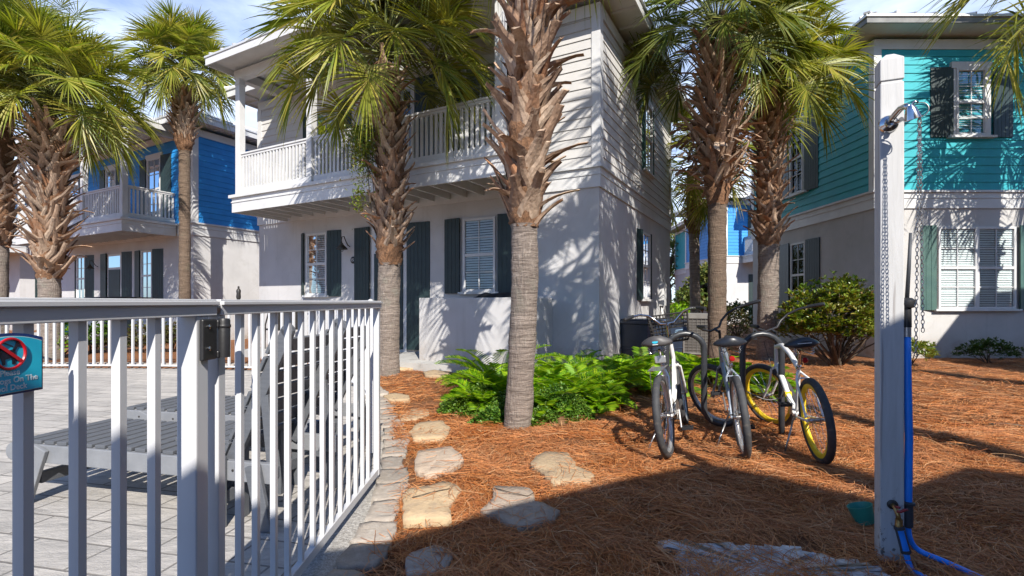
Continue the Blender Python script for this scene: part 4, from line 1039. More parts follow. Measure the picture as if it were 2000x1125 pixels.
# folding beach chair beyond the fence
bc = thing('beach_chair', 'blue and lime folding beach chair leaning behind the far fence', 'chair', (-12.5, 14.0, 0), R(20))
m = MB()
for x in (-.3, .3): m.tube([(x, .0, 0), (x, -.05, .5), (x, .12, 1.36)], .015, 8); 
m.tube([(-.3, .12, 1.36), (.3, .12, 1.36)], .015, 8); m.tube([(-.3, -.5, .42), (.3, -.5, .42)], .015, 8)
for x in (-.3, .3): m.tube([(x, -.5, .42), (x, .1, .5)], .015, 8); m.tube([(x, -.5, .42), (x, -.2, 0)], .015, 8)
m.build('frame', 'alloy_rim', bc, smooth=True)
m = MB(); m.bar((0, -.05, .52), (0, .07, 1.1), .56, .02, up=(0, 1, 0)); m.build('backrest', 'cyan_cloth', bc)
m = MB(); m.bar((0, .072, 1.105), (0, .12, 1.33), .56, .03, up=(0, 1, 0)); m.build('headrest', 'lime', bc)
m = MB(); m.bar((0, -.5, .43), (0, -.05, .47), .56, .02); m.build('seat', 'cyan_cloth', bc)
tb = thing('patio_table', 'dark round patio table in front of the blue house', 'table', (-11.0, 14.0, 0))
m = MB(); m.lathe([(0, 1.32), (.75, 1.33), (.78, 1.36), (.75, 1.385), (0, 1.40)], 24); m.build('tabletop', 'iron_black', tb, smooth='auto')
m = MB(); m.tube([(0, 0, 0), (0, 0, 1.32)], .04, 10); m.build('leg', 'iron_black', tb)
m = MB(); m.lathe([(0, 0), (.35, 0), (.33, .03), (.05, .05), (0, .05)], 20); m.build('base', 'iron_black', tb)
# ------------------------------------------------------------------ palms
UP = np.array([0, 0, 1.0])
def nrm(a): return a / (np.linalg.norm(a, axis=-1, keepdims=True) + 1e-9)
def frond(rg, P, az, el, Lp, Rb, n=46, w0=.028, bend=.5, limp=1.0):
    'one costapalmate leaf: petiole points and leaflet strips'
    h = np.array([math.cos(az), math.sin(az), 0]); K = 7; pts = [np.array(P)]; e = el
    for k in range(K):
        e = el - bend * ((k + 1) / K) ** 1.5; pts.append(pts[-1] + (h * math.cos(e) + UP * math.sin(e)) * Lp / K)
    s = np.array([-math.sin(az), math.cos(az), 0]); s = nrm(s * math.cos(.3 * rg.normal()) + UP * .3 * rg.normal())
    costa = [pts[-1]]; ec = e; dirs = []
    Lc = Rb * .5
    for k in range(6):
        ec -= .11 * limp; d = h * math.cos(ec) + UP * math.sin(ec); costa.append(costa[-1] + d * Lc / 6); dirs.append(d)
    costa = np.array(costa); dirs = np.array(dirs + [dirs[-1]])
    phi = np.linspace(-1, 1, n) * R(132) + rg.normal(0, .02, n); t = (1 - np.abs(phi) / R(132)) ** 1.15 * 5.99
    i0 = np.clip(t.astype(int), 0, 5); fr = (t - i0)[:, None]
    base = costa[i0] * (1 - fr) + costa[i0 + 1] * fr; d = dirs[i0]
    nn = nrm(np.cross(s[None], d)); nn = nn * np.sign(nn[:, 2:3] + 1e-6)
    dr = nrm(d * np.cos(phi)[:, None] + s[None] * np.sin(phi)[:, None] + nn * (.28 * np.abs(np.sin(phi)))[:, None] + rg.normal(0, .035, (n, 3)))
    ln = Rb * (.78 + .22 * np.cos(phi * .8)) * rg.uniform(.85, 1.08, n)
    us = np.array([0, .22, .45, .68, .86, 1.0]); wp = np.array([.35, .95, 1.0, .62, .3, .03])
    g = limp * rg.uniform(.06, .46, n)
    side = nrm(np.cross(dr, nn)); tau = np.where(np.arange(n) % 2 == 0, 1, -1) * .6
    sv = side * np.cos(tau)[:, None] + nn * np.sin(tau)[:, None]
    V = np.zeros((n, 6, 2, 3))
    for k, u in enumerate(us):
        p = base + dr * (ln * u * (1 - .12 * g * u * u))[:, None]
        p[:, 2] -= ln * g * max(0, u - .3) ** 1.8 * 1.15
        w = w0 * wp[k] * .5
        V[:, k, 0] = p - sv * w; V[:, k, 1] = p + sv * w
    F = (np.arange(n) * 12)[:, None, None] + np.array([[2 * k, 2 * k + 1, 2 * k + 3, 2 * k + 2] for k in range(5)])[None]
    return V.reshape(-1, 3), F.reshape(-1, 4), pts + [c for c in costa[1:4]]
def palm(label, base, axis_, r0, fib, top, crown_z, n_fr=30, Rb=.85, Lp=1.0, seed=1, el=(-.75, 1.25), boots=60, bl=.30, mat='frond', spread=.9, skirt=0, rf=None, nleaf=66, bz=None, name='palm_tree', fruit=0, blen_low=1.0, wscale=1.0, lw0=.028, tmat='palm_trunk'):
    'axis_: list of (z, dx, dy); fib: (z0, z1) zone of fibre; boots between bz'
    rg = np.random.default_rng(seed); random.seed(seed)
    t = thing(name, label, 'palm tree', base, 0)
    zs = [a[0] for a in axis_]
    def ax(z): return np.array([np.interp(z, zs, [a[1] for a in axis_]), np.interp(z, zs, [a[2] for a in axis_])])
    rf = rf or r0 * 1.3
    def rad(z):
        if z < fib[0]: return r0 * (1 + .10 * math.exp(-z * 4)) * (1 + .02 * math.sin(z * 9))
        k = min(1, (z - fib[0]) / .25); return r0 + (rf - r0) * k
    # trunk
    for nm, za, zb, mt in (('trunk', -.08, fib[0] + .03, tmat), ('fibrous_trunk', fib[0], top, 'palm_fibre')):
        m = MB(); nz = int((zb - za) / .045) + 2; nk = 20; vs = []; fs = []
        for i in range(nz):
            z = za + (zb - za) * i / (nz - 1); c = ax(z); r = rad(z)
            for k in range(nk):
                a = 2 * PI * k / nk
                amp = .012 if nm == 'trunk' else .05
                rr = r + noise.noise(Vector((math.cos(a) * 3, math.sin(a) * 3, z * (5 if nm == 'trunk' else 7) + seed))) * amp + (noise.noise(Vector((math.cos(a) * 11, math.sin(a) * 11, z * 22))) * .035 if nm != 'trunk' else 0) + (.006 * (noise.noise(Vector((3, seed, z * 31))) + .5 * (i % 2)) if nm == 'trunk' else 0)
                if nm != 'trunk' and i == nz - 1: rr *= .6
                vs.append((c[0] + rr * math.cos(a), c[1] + rr * math.sin(a), z))
            if i:
                for k in range(nk): fs.append(((i - 1) * nk + k, (i - 1) * nk + (k + 1) % nk, i * nk + (k + 1) % nk, i * nk + k))
        m.add(vs, fs); m.build(nm, mt, t, smooth=True)
    # old leaf bases: split straps that cross over one another
    m = MB(); b0, b1 = bz or fib
    def strap(a0, z0, side, L_, el0, el1, w_a, w_b, th, r, tw):
        ctr = []; K = 6
        c = ax(z0); x = r * .8; z = z0
        for k in range(K + 1):
            tt = k / K; aa = a0 + side * (1 - min(1, tt / .55)) * (.42)
            c2 = ax(z); ctr.append((Vector((c2[0] + x * math.cos(aa), c2[1] + x * math.sin(aa), z)), aa, tt))
            e_ = el0 + (el1 - el0) * tt; x += math.cos(e_) * L_ / K; z += math.sin(e_) * L_ / K
        vs = []; fs = []
        for k, (p, aa, tt) in enumerate(ctr):
            q0 = ctr[max(k - 1, 0)][0]; q1 = ctr[min(k + 1, K)][0]; d = (q1 - q0).normalized()
            s_ = Vector((-math.sin(aa + tw * tt), math.cos(aa + tw * tt), 0)); s_ = (s_ - d * s_.dot(d)).normalized(); n_ = s_.cross(d)
            if n_.dot(Vector((math.cos(aa), math.sin(aa), .2))) < 0: n_ = -n_
            w = (w_a + (w_b - w_a) * tt) / 2; w *= random.uniform(.9, 1.1); h = th * (1 - .45 * tt)
            jg = d * (random.uniform(-.03, .03) if k == K else 0)
            vs += [p - s_ * w + jg, p - s_ * w * .4 + n_ * h + jg * .3, p + s_ * w * .4 + n_ * h, p + s_ * w - jg, p + s_ * w * .5 - n_ * h * .5, p - s_ * w * .5 - n_ * h * .5]
            if k:
                for j in range(6): fs.append(((k - 1) * 6 + j, (k - 1) * 6 + (j + 1) % 6, k * 6 + (j + 1) % 6, k * 6 + j))
        fs.append(tuple(K * 6 + j for j in range(6)))
        m.add(vs, fs)
    for i in range(boots):
        f_ = (i + .5) / boots; z0 = b0 + (b1 - b0) * f_ + random.uniform(-.03, .03); a = i * 2.399963 + random.uniform(-.25, .25)
        L_ = bl * random.uniform(.7, 1.25) * (blen_low if f_ < .25 else 1)
        wild = random.random() < .16
        el0 = R(random.uniform(42, 70)); el1 = R(random.uniform(22, 66)) if not wild else R(random.uniform(-25, 15))
        if wild: el0 = R(40)
        tw = random.uniform(-.5, .5); wa = .135 * wscale * random.uniform(.75, 1.15); wb = wa * random.uniform(.42, .6)
        r = rad(z0)
        for sd_ in (-1, 1): strap(a, z0, sd_, L_, el0, el1, wa * .8, wb, .020, r, tw)
    m.build('leaf_bases', 'boot', t)
    if skirt:
        m = MB()
        for i in range(skirt):
            z0 = b0 + (b1 - b0) * random.uniform(.02, .5); a = random.uniform(0, 2 * PI); r = rad(z0)
            strap(a, z0, 0, random.uniform(.35, .8), R(random.uniform(-5, 45)), R(random.uniform(-70, 10)), .05, .13 if i % 2 else .03, .006, r, random.uniform(-.9, .9))
        m.build('dead_leaves', 'boot', t)
    VV = []; FF = []; o_ = 0; pm = MB()
    ct = ax(crown_z)
    for i in range(n_fr):
        f_ = (i + .5) / n_fr; e = el[0] + (el[1] - el[0]) * f_ ** .85 + rg.normal(0, .08); a = i * 2.399963 + rg.normal(0, .12)
        lp = Lp * rg.uniform(.8, 1.15) * (1 - .25 * f_); P = np.array([ct[0] + .06 * math.cos(a), ct[1] + .06 * math.sin(a), crown_z - .35 + .45 * f_])
        v, f, pts = frond(rg, P, a, e, lp, Rb * rg.uniform(.85, 1.1) * (1 - .12 * f_), n=nleaf, w0=lw0, bend=.22 + .28 * (1 - f_), limp=1.15 - .45 * f_)
        VV.append(v); FF.append(f + o_); o_ += len(v)
        pm.tube([tuple(q) for q in pts], [.020, .017, .014, .012, .011, .010, .010, .010, .007, .005, .003], 5)
    cr = fast('crown', np.concatenate(VV), np.concatenate(FF), mat, t)
    pm.build('petioles', 'stem_green', cr, smooth=True)
    if fruit:
        m = MB()
        for i in range(fruit):
            a = i * 2.2 + seed; p = Vector((ct[0], ct[1], crown_z - .1)); h = Vector((math.cos(a), math.sin(a), 0)); pts = []
            for k in range(9):
                tt = k / 8; pts.append(p + h * (1.15 * tt) + Vector((0, 0, .45 * tt - 1.1 * tt * tt)))
            m.tube(pts, [.012] * 4 + [.008] * 3 + [.005] * 2, 5)
            for k in range(70):
                tt = random.uniform(.35, 1); q = pts[int(tt * 8)]; dd = Vector((random.gauss(0, 1), random.gauss(0, 1), random.gauss(-.8, .7))).normalized() * random.uniform(.08, .3)
                m.bar(q, q + dd, .004, .004)
                for b in range(4):
                    c = q + dd * random.uniform(.4, 1) + Vector((random.gauss(0, .012), random.gauss(0, .012), random.gauss(0, .012))); r_ = .007
                    m.add([c + Vector(v_) * r_ for v_ in ((1, 0, 0), (-1, 0, 0), (0, 1, 0), (0, -1, 0), (0, 0, 1), (0, 0, -1))], [(0, 2, 4), (2, 1, 4), (1, 3, 4), (3, 0, 4), (2, 0, 5), (1, 2, 5), (3, 1, 5), (0, 3, 5)])
        m.build('fruit_stalk', 'berry', cr)
    return t
S = lambda H, dx=0, dy=0: [(0, 0, 0), (H, dx, dy)]
palm('nearest palm, smooth grey lower trunk and jagged old leaf bases above, in the fern bed', (.055, 4.91, 0), [(0, 0, 0), (.7, .04, 0), (1.4, .07, 0), (2.1, .067, 0), (3, .09, 0), (4.2, .12, 0), (6, .14, 0)], .130, (1.98, 5.8), 5.9, 6.5, 32, 1.0, 1.1, 3, boots=185, bl=.38, rf=.175, bz=(2.0, 5.9), el=(-.15, 1.25), nleaf=66, blen_low=1.1, wscale=1.1)
palm('palm beside the gate end, its drooping crown hanging over the white balcony', (-2.12, 8.52, 0), [(0, 0, 0), (2, .03, 0), (3.5, .05, 0), (5.2, -.05, 0)], .185, (1.88, 5.1), 5.3, 5.75, 68, .84, 1.18, 8, boots=135, bl=.40, rf=.225, bz=(2.1, 5.15), el=(-.2, 1.3), nleaf=66, fruit=4)
palm('palm with shade-darkened brown trunk and shaggy skirt of dead leaves, behind the bicycles', (4.15, 10.1, 0), S(7, .0, 0), .175, (3.2, 6.3), 6.5, 6.9, 64, .84, 1.3, 21, boots=125, bl=.75, rf=.24, bz=(3.5, 6.3), skirt=170, el=(-.22, 1.25), mat='frond_dark', nleaf=66, fruit=2, wscale=1.25, tmat='palm_trunk_shaded_brown')
palm('palm with a light criss cross trunk in front of the teal house side wall', (5.50, 10.75, 0), S(6, .06, 0), .205, (2.45, 5.6), 5.8, 6.25, 60, .80, 1.1, 34, boots=150, bl=.42, rf=.235, bz=(2.5, 5.7), el=(-.25, 1.3), nleaf=66, fruit=2)
palm('slim palm half hidden behind the shaggy one, bright fronds left of it', (5.6, 15.2, 0), S(6, -.1, 0), .15, (3.3, 5.2), 5.3, 5.7, 36, .95, 1.15, 41, boots=50, bl=.36, rf=.18, el=(-.8, 1.2))
palm('slender palm standing against the blue house, small round crown', (-8.85, 13.5, 0), [(0, 0, 0), (5, 0, 0), (7.5, -.05, 0)], .135, (5.3, 6.9), 7.1, 7.75, 66, .72, .78, 55, boots=85, bl=.40, rf=.23, bz=(5.6, 6.95), el=(-.35, 1.4), nleaf=60, fruit=1, tmat='palm_trunk_shaded_brown')
palm('bushy palm with a thick spiky trunk at the left, behind the far pool fence', (-10.15, 11.0, 0), [(0, 0, 0), (2, -.05, 0), (5, 0, 0)], .195, (1.75, 5.1), 5.3, 5.95, 70, .92, 1.1, 63, boots=170, bl=.56, rf=.27, el=(-.22, 1.35), wscale=1.15, nleaf=66)
palm('palm cut by the left edge of the photo, trunk only partly in view', (-11.75, 11.4, 0), S(7, 0, 0), .19, (2.5, 6.0), 6.1, 7.0, 54, .9, 1.05, 71, boots=120, bl=.5, rf=.26, el=(-.3, 1.3), mat='frond_dark')
palm('far palm whose dark crown rises in the top left corner', (-15.2, 16.3, 0), S(10, 0, 0), .2, (7, 9.4), 9.5, 9.8, 28, 1.1, 1.1, 77, boots=30, bl=.36, mat='frond_dark', nleaf=36)
# palms outside the frame: one drops fronds into the top right corner, all throw shade
palm('palm beyond the right edge, only its fronds hang into the top right corner', (7.95, 6.6, 0), S(7, 0, 0), .19, (2.5, 5.2), 5.7, 6.25, 36, .95, 1.1, 81, boots=50, bl=.36, nleaf=48, el=(-.55, 1.25))
palm('tall palm outside the right edge whose shadow dapples the teal wall', (11.3, 8.3, 0), S(9, 0, 0), .19, (4, 7.2), 7.3, 7.6, 34, 1.1, 1.25, 82, boots=30, bl=.36, nleaf=44, lw0=.045)
palm('palm outside the right edge whose shadow falls on the house corner', (2.95, 1.35, 0), S(9, 0, 0), .16, (4, 8.0), 7.6, 8.0, 26, .95, .95, 83, boots=30, bl=.36, nleaf=38, lw0=.055)
palm('palm outside the right edge whose trunk shadow climbs the side wall', (4.42, 2.3, 0), S(11, 0, 0), .16, (6, 9.6), 9.7, 10.0, 26, .85, .9, 84, boots=30, bl=.36, nleaf=38, lw0=.055)

# ------------------------------------------------------------------ leafy plants
def leaves(P, D, Nn, ln, wd, fold=.0):
    'diamond leaves: P base points, D directions, Nn normals'
    n = len(P); D = nrm(D); Sd = nrm(np.cross(D, Nn)); Nn = nrm(np.cross(Sd, D))
    V = np.zeros((n, 6, 3)); ln = ln[:, None]; wd = wd[:, None]
    V[:, 0] = P; V[:, 1] = P + D * ln * .45 + Sd * wd * .5 + Nn * wd * .15; V[:, 2] = P + D * ln * .8 + Sd * wd * .32 + Nn * wd * .05
    V[:, 3] = P + D * ln - Nn * ln * .08; V[:, 4] = P + D * ln * .8 - Sd * wd * .32 + Nn * wd * .05; V[:, 5] = P + D * ln * .45 - Sd * wd * .5 + Nn * wd * .15
    F = (np.arange(n) * 6)[:, None, None] + np.array([[0, 1, 2, 3], [0, 3, 4, 5]])[None]
    return V.reshape(-1, 3), F.reshape(-1, 4)
def bush(name, label, cat, base, rx, ry, h, n, lsz, mat, seed, zlo=.1, stems=7, whorl=7, group=None, lump=.3, lw=.42, top=None):
    rg = np.random.default_rng(seed); t = thing(name, label, cat, base, 0, group)
    nt_ = max(3, n // whorl); u = rg.normal(0, 1, (nt_, 3)); u = nrm(u); u[:, 2] = np.abs(u[:, 2]) * 1.1 - .25; rr = rg.uniform(.45, 1, nt_) ** .5
    az = np.arctan2(u[:, 1], u[:, 0])
    lumpf = np.array([1 + lump * noise.noise(Vector((math.cos(a) * 1.7, math.sin(a) * 1.7, z * 2.2 + seed))) * 1.6 for a, z in zip(az, u[:, 2])])
    C = np.stack([u[:, 0] * rx * rr * lumpf, u[:, 1] * ry * rr * lumpf, zlo + (h - zlo) * np.clip(.38 + .62 * u[:, 2] * rr * lumpf, 0.02, 1.15)], 1)
    P = np.repeat(C, whorl, 0); k = len(P); a = rg.uniform(0, 2 * PI, k); e = rg.uniform(-.2, 1.0, k)
    D = np.stack([np.cos(a) * np.cos(e), np.sin(a) * np.cos(e), np.sin(e)], 1) + np.repeat(nrm(u), whorl, 0) * .5
    Nn = np.tile(UP, (k, 1)) + rg.normal(0, .35, (k, 3)); ln = lsz * rg.uniform(.6, 1.2, k)
    P = P + rg.normal(0, lsz * .12, (k, 3))
    v, f = leaves(P, D, Nn, ln, ln * lw); fast('foliage', v, f, mat, t)
    m = MB(); random.seed(seed)
    for i in range(stems):
        j = rg.integers(0, nt_); q = Vector(C[j]); b = Vector((random.uniform(-.06, .06), random.uniform(-.06, .06), -.03)); mid = b.lerp(q, .5) + Vector((random.uniform(-.08, .08), random.uniform(-.08, .08), .06))
        m.tube([b, mid, q], [.014 * h + .004, .009 * h + .003, .003], 6)
        for z in range(5):
            j2 = int(rg.integers(0, nt_)); q2 = Vector(C[j2])
            if (q2 - mid).length < .55 * h: m.tube([mid, mid.lerp(q2, .5) + Vector((0, 0, .03)), q2], [.007, .005, .002], 5)
    m.build('stems', 'twig', t, smooth=True)
    return t
b_ = bush('shrub', 'broad bright green shrub with bare lower branches, against the teal house side', 'shrub', (6.35, 9.75, 0), 1.08, .72, 1.72, 13000, .10, 'shrub_leaf', 5, zlo=.22, stems=26, whorl=8, lump=.45)
bush('shrub', 'low dark green shrub left of the window, behind the shower post', 'shrub', (7.75, 9.75, 0), .55, .42, .56, 2600, .065, 'shrub_leaf', 6, zlo=.05)
bush('shrub', 'low shrub cut by the right edge of the photo, under the window', 'shrub', (9.75, 10.2, 0), .55, .42, .50, 2400, .06, 'hedge_leaf', 7, zlo=.05)
bush('hedge', 'dark clipped hedge in the gap between two palms', 'hedge', (8.6, 19.0, 0), 1.2, .8, 1.35, 6000, .09, 'hedge_leaf', 8, zlo=.0, lump=.15)
bush('shrub', 'lime green shrub in the far gap beside the centre house', 'shrub', (5.9, 17.8, 0), .8, .8, 1.35, 2500, .10, 'fern', 9)
bush('shrub', 'russet shrub behind the air conditioner', 'shrub', (6.0, 14.0, 0), .8, .6, 1.15, 3000, .07, 'red_leaf', 10)
for i, (px, py, rx, h, mt, lb) in enumerate(((118, 698, .42, .85, 'fern', 'bright leafy plant behind the fence, left of the spiky palm trunk gap'), (182, 690, .30, .8, 'groundcover', 'narrow green plant behind the far fence between near pickets'), (222, 688, .5, .45, 'red_leaf', 'low reddish green shrub behind the far fence'), (275, 690, .6, .80, 'red_leaf', 'rounded olive shrub behind the far fence, left of the big post'), (335, 688, .5, .75, 'red_leaf', 'purplish shrub behind the far fence, beside the big post'), (30, 700, .5, .5, 'groundcover', 'low green plant behind the fence at the left edge'))):
    p = G(px, py); bush('shrub', lb, 'shrub', (p.x, p.y, 0), rx, .4, h, 1800, .075, mt, 20 + i, zlo=.03)
# climbing plant on the palm by the balcony
vn = thing('climbing_vine', 'small leaved green vine climbing the palm trunk in front of the balcony', 'vine', (-2.3, 8.25, 0))
rg = np.random.default_rng(4); k = 2600
zc = 4.15 - np.abs(rg.normal(0, .42, k)); P = np.stack([rg.normal(-.12, .11, k) * (1.2 - .3 * (4.2 - zc)) - .05, rg.normal(0, .09, k), zc], 1)
D = rg.normal(0, 1, (k, 3)); v, f = leaves(P, D, np.tile(UP, (k, 1)) + rg.normal(0, .5, (k, 3)), rg.uniform(.03, .06, k), rg.uniform(.018, .03, k)); fast('foliage', v, f, 'shrub_leaf', vn)
m = MB(); 
for q in range(5): m.tube([(random.uniform(-.05, .12), .0, 2.7 + q * .05), (random.uniform(-.1, .1), -.03, 3.3), (random.uniform(-.3, .05), -.02, 3.9), (random.uniform(-.35, 0), 0, 4.25)], [.007, .006, .005, .002], 5)
m.build('stems', 'twig', vn)
vn = thing('climbing_vine', 'short leafy sprig hanging low on the left of the balcony palm trunk', 'vine', (-2.55, 8.3, 0))
k = 130; P = np.stack([rg.normal(0, .05, k), rg.normal(0, .05, k), rg.uniform(2.75, 3.15, k)], 1); D = rg.normal(0, 1, (k, 3)); D[:, 2] -= .5
v, f = leaves(P, D, np.tile(UP, (k, 1)) + rg.normal(0, .5, (k, 3)), rg.uniform(.04, .08, k), rg.uniform(.02, .035, k)); fast('foliage', v, f, 'shrub_leaf', vn)
m = MB(); m.tube([(.2, 0, 3.2), (.05, 0, 3.15), (0, 0, 2.8)], .006, 5); m.build('stem', 'twig', vn)

# coontie ferns
def coontie(label, base, h, seed, n_fr=26, mat='fern'):
    rg = np.random.default_rng(seed); t = thing('fern', label, 'fern', base, 0, 'ferns in the bed round the tallest palm and bicycles')
    P = []; D = []; Nn = []; LL = []; WW = []; m = MB()
    for i in range(n_fr):
        a = i * 2.399963 + rg.normal(0, .2); f_ = i / n_fr; el0 = 1.35 - .75 * (1 - f_) - abs(rg.normal(0, .12)); Lr = h * rg.uniform(.65, 1.2); hh = np.array([math.cos(a), math.sin(a), 0]); p = np.array([.05 * math.cos(a), .05 * math.sin(a), 0.0]); K = 30; s = np.array([-math.sin(a), math.cos(a), 0]); pts = [p.copy()]
        for k in range(K):
            tt = (k + 1) / K; e = el0 - 1.15 * tt ** 1.6; d = hh * math.cos(e) + UP * math.sin(e); p = p + d * Lr / K; pts.append(p.copy()); nn = -hh * math.sin(e) + UP * math.cos(e)
            if k >= 4:
                l = (.13 + .05 * h) * math.sin(PI * min(1, (tt - .08) * 1.02)) ** .55 + .02
                for sg in (-1, 1): P.append(p); D.append(s * sg + d * .55 + nn * .25); Nn.append(nn + s * .1 * sg); LL.append(l * rg.uniform(.85, 1.1)); WW.append(.0115 + .004 * h)
        m.tube([tuple(q) for q in pts[::5]], [.006, .005, .004, .004, .003, .002, .002][:len(pts[::5])], 4)
    K_ = 26 * 2; nd = 3 if seed % 2 else 2; cut = len(P) - nd * K_; P, D, Nn, LL, WW = map(np.array, (P, D, Nn, LL, WW)); fl = np.arange(len(P)) < nd * K_
    P[fl, 2] *= .72; v, f = leaves(P[~fl], D[~fl], Nn[~fl], LL[~fl], WW[~fl]); o = fast('fronds', v, f, mat, t)
    v, f = leaves(P[fl], D[fl], Nn[fl], LL[fl] * .8, WW[fl]); tag(fast('dead_fronds', v, f, 'dry_leaf', t), 'brown withered fronds')
    m.build('stalks', 'stem_green', t)
    return t
FERNS = [(972, 768, .86, 'tallest fern, dark green, left of the nearest palm trunk'), (955, 784, .52, 'fern arching left at the left end of the bed'), (985, 792, .6, 'fern close to the left side of the nearest palm trunk'), (940, 800, .40, 'small fern at the left tip of the bed'), (955, 802, .42, 'yellow green fern low in front of the tallest fern'),
 (1070, 775, .68, 'fern just right of the nearest palm trunk'), (1108, 760, .75, 'fern behind the one right of the trunk, against the house corner'), (1100, 792, .6, 'fern in the front row right of the trunk'), (1150, 755, .68, 'fern in front of the house corner edge'), (1142, 786, .6, 'bright fern in the middle of the right hand bed'), (1190, 772, .62, 'fern in the front of the bed left of the bicycles'), (1205, 745, .62, 'fern at the back of the bed near the storage bin'), (1240, 752, .58, 'fern just left of the first bicycle'), (1255, 735, .6, 'fern in front of the navy storage bin'), (1165, 800, .42, 'small fern sprig with a light frond at the bed front'), (1060, 812, .45, 'low fern in front right of the trunk base'),
 (1345, 742, .62, 'fern behind the white bicycle with the basket'), (1385, 748, .62, 'fern behind the left hoop of the bicycle rack'), (1425, 750, .58, 'fern seen between the rack hoops'), (1462, 762, .56, 'fern behind the yellow rimmed front wheel'), (1492, 775, .45, 'small fern at the right end behind the rack'), (1310, 735, .6, 'fern behind the first bicycle basket'), (1300, 770, .45, 'low fern behind the rear wheel of the first bicycle')]
for i, (px, py, h, lb) in enumerate(FERNS):
    p = G(px, py); coontie(lb, (p.x, p.y, 0), h, 100 + i, 24 if py > 745 else 20)
# low groundcover round the foot of the palm
VV = []; FF = []; o_ = 0; rg = np.random.default_rng(12)
for (px, py, rx, ry, hh, n) in ((935, 800, .42, .5, .22, 5200), (985, 815, .22, .30, .26, 2200), (960, 828, .20, .16, .12, 1100), (1085, 815, .38, .35, .30, 5200), (1115, 800, .35, .4, .20, 3200), (1060, 832, .20, .12, .14, 900), (1180, 790, .34, .28, .14, 2200), (1030, 838, .12, .08, .10, 400), (900, 795, .25, .3, .12, 1000)):
    c = G(px, py); r = np.sqrt(rg.random(n)); a = rg.random(n) * 2 * PI
    lm = np.array([1 + .35 * noise.noise(Vector((math.cos(q) * 1.5, math.sin(q) * 1.5, px))) for q in a])
    x = c.x + rx * r * np.cos(a) * lm; y = c.y + ry * r * np.sin(a) * lm
    z = hh * (1 - r ** 2.2) * (.55 + .6 * rg.random(n)) * np.array([1 + .5 * noise.noise(Vector((q * 4, w_ * 4, 2))) for q, w_ in zip(x, y)]) + .012
    aa = rg.random(n) * 2 * PI; e = rg.uniform(-.2, .9, n); D = np.stack([np.cos(aa) * np.cos(e), np.sin(aa) * np.cos(e), np.sin(e)], 1); D[:, 1] -= .25
    ln = rg.uniform(.022, .045, n); v, f = leaves(np.stack([x, y, z], 1), D, np.tile(UP, (n, 1)) + rg.normal(0, .35, (n, 3)), ln, ln * .6); VV.append(v); FF.append(f + o_); o_ += len(v)
o = fast('groundcover', np.concatenate(VV), np.concatenate(FF), 'groundcover'); tag(o, 'dense small leaved green groundcover round the foot of the tallest palm', 'ground cover', kind='stuff')

# ------------------------------------------------------------------ far trees
def tree(label, base, H, rx, seed, n=5200, mat='far_leaf', lsz=.22):
    rg = np.random.default_rng(seed); random.seed(seed); t = thing('tree', label, 'tree', base)
    m = MB(); m.tube([(0, 0, -.1), (.1, 0, H * .25), (-.05, .05, H * .5), (0, 0, H * .8)], [.035 * H * .6, .026 * H * .6, .02 * H * .6, .01 * H], 8)
    C = []
    for i in range(16):
        a = random.uniform(0, 2 * PI); z = H * random.uniform(.32, .95); r = rx * random.uniform(.35, .95) * (1.1 - .5 * z / H); q = Vector((r * math.cos(a), r * math.sin(a), z)); C.append((q, random.uniform(.28, .5) * rx))
        m.tube([(0, 0, z * .7), (q.x * .5, q.y * .5, z * .88), q], [.012 * H, .007 * H, .003 * H], 5)
    m.build('trunk', 'bark', t, smooth=True)
    P = []
    for q, r in C:
        k = n // 16; u = nrm(rg.normal(0, 1, (k, 3))) * (rg.uniform(.3, 1, k) ** .6)[:, None] * r; u[:, 2] *= .7; P.append(np.array(q) + u)
    P = np.concatenate(P); k = len(P); v, f = leaves(P, rg.normal(0, 1, (k, 3)), np.tile(UP, (k, 1)) + rg.normal(0, .5, (k, 3)), rg.uniform(.6, 1.2, k) * lsz, rg.uniform(.4, .7, k) * lsz); fast('crown', v, f, mat, t)
for i, (x, y, H, rx, lb) in enumerate(((12.6, 40, 7.0, 2.6, 'leafy tree in the far gap, nearest the centre house wall'), (15.5, 45, 8.5, 3.2, 'taller tree behind the far teal house'), (19.8, 46, 7.5, 3.2, 'tree behind the small blue house in the gap'), (24, 44, 8, 3.2, 'tree hidden mostly behind the teal house'), (-16, 36, 8, 3.4, 'tree behind the roofs between the two left houses'), (-27, 40, 8, 3.5, 'tree behind the house at the left edge'), (-5, 38, 7, 3, 'tree behind the centre house'), (10.6, 28, 3.2, 1.7, 'small bushy tree low in the far gap'))):
    tree(lb, (x, y, 0), H, rx, 300 + i)
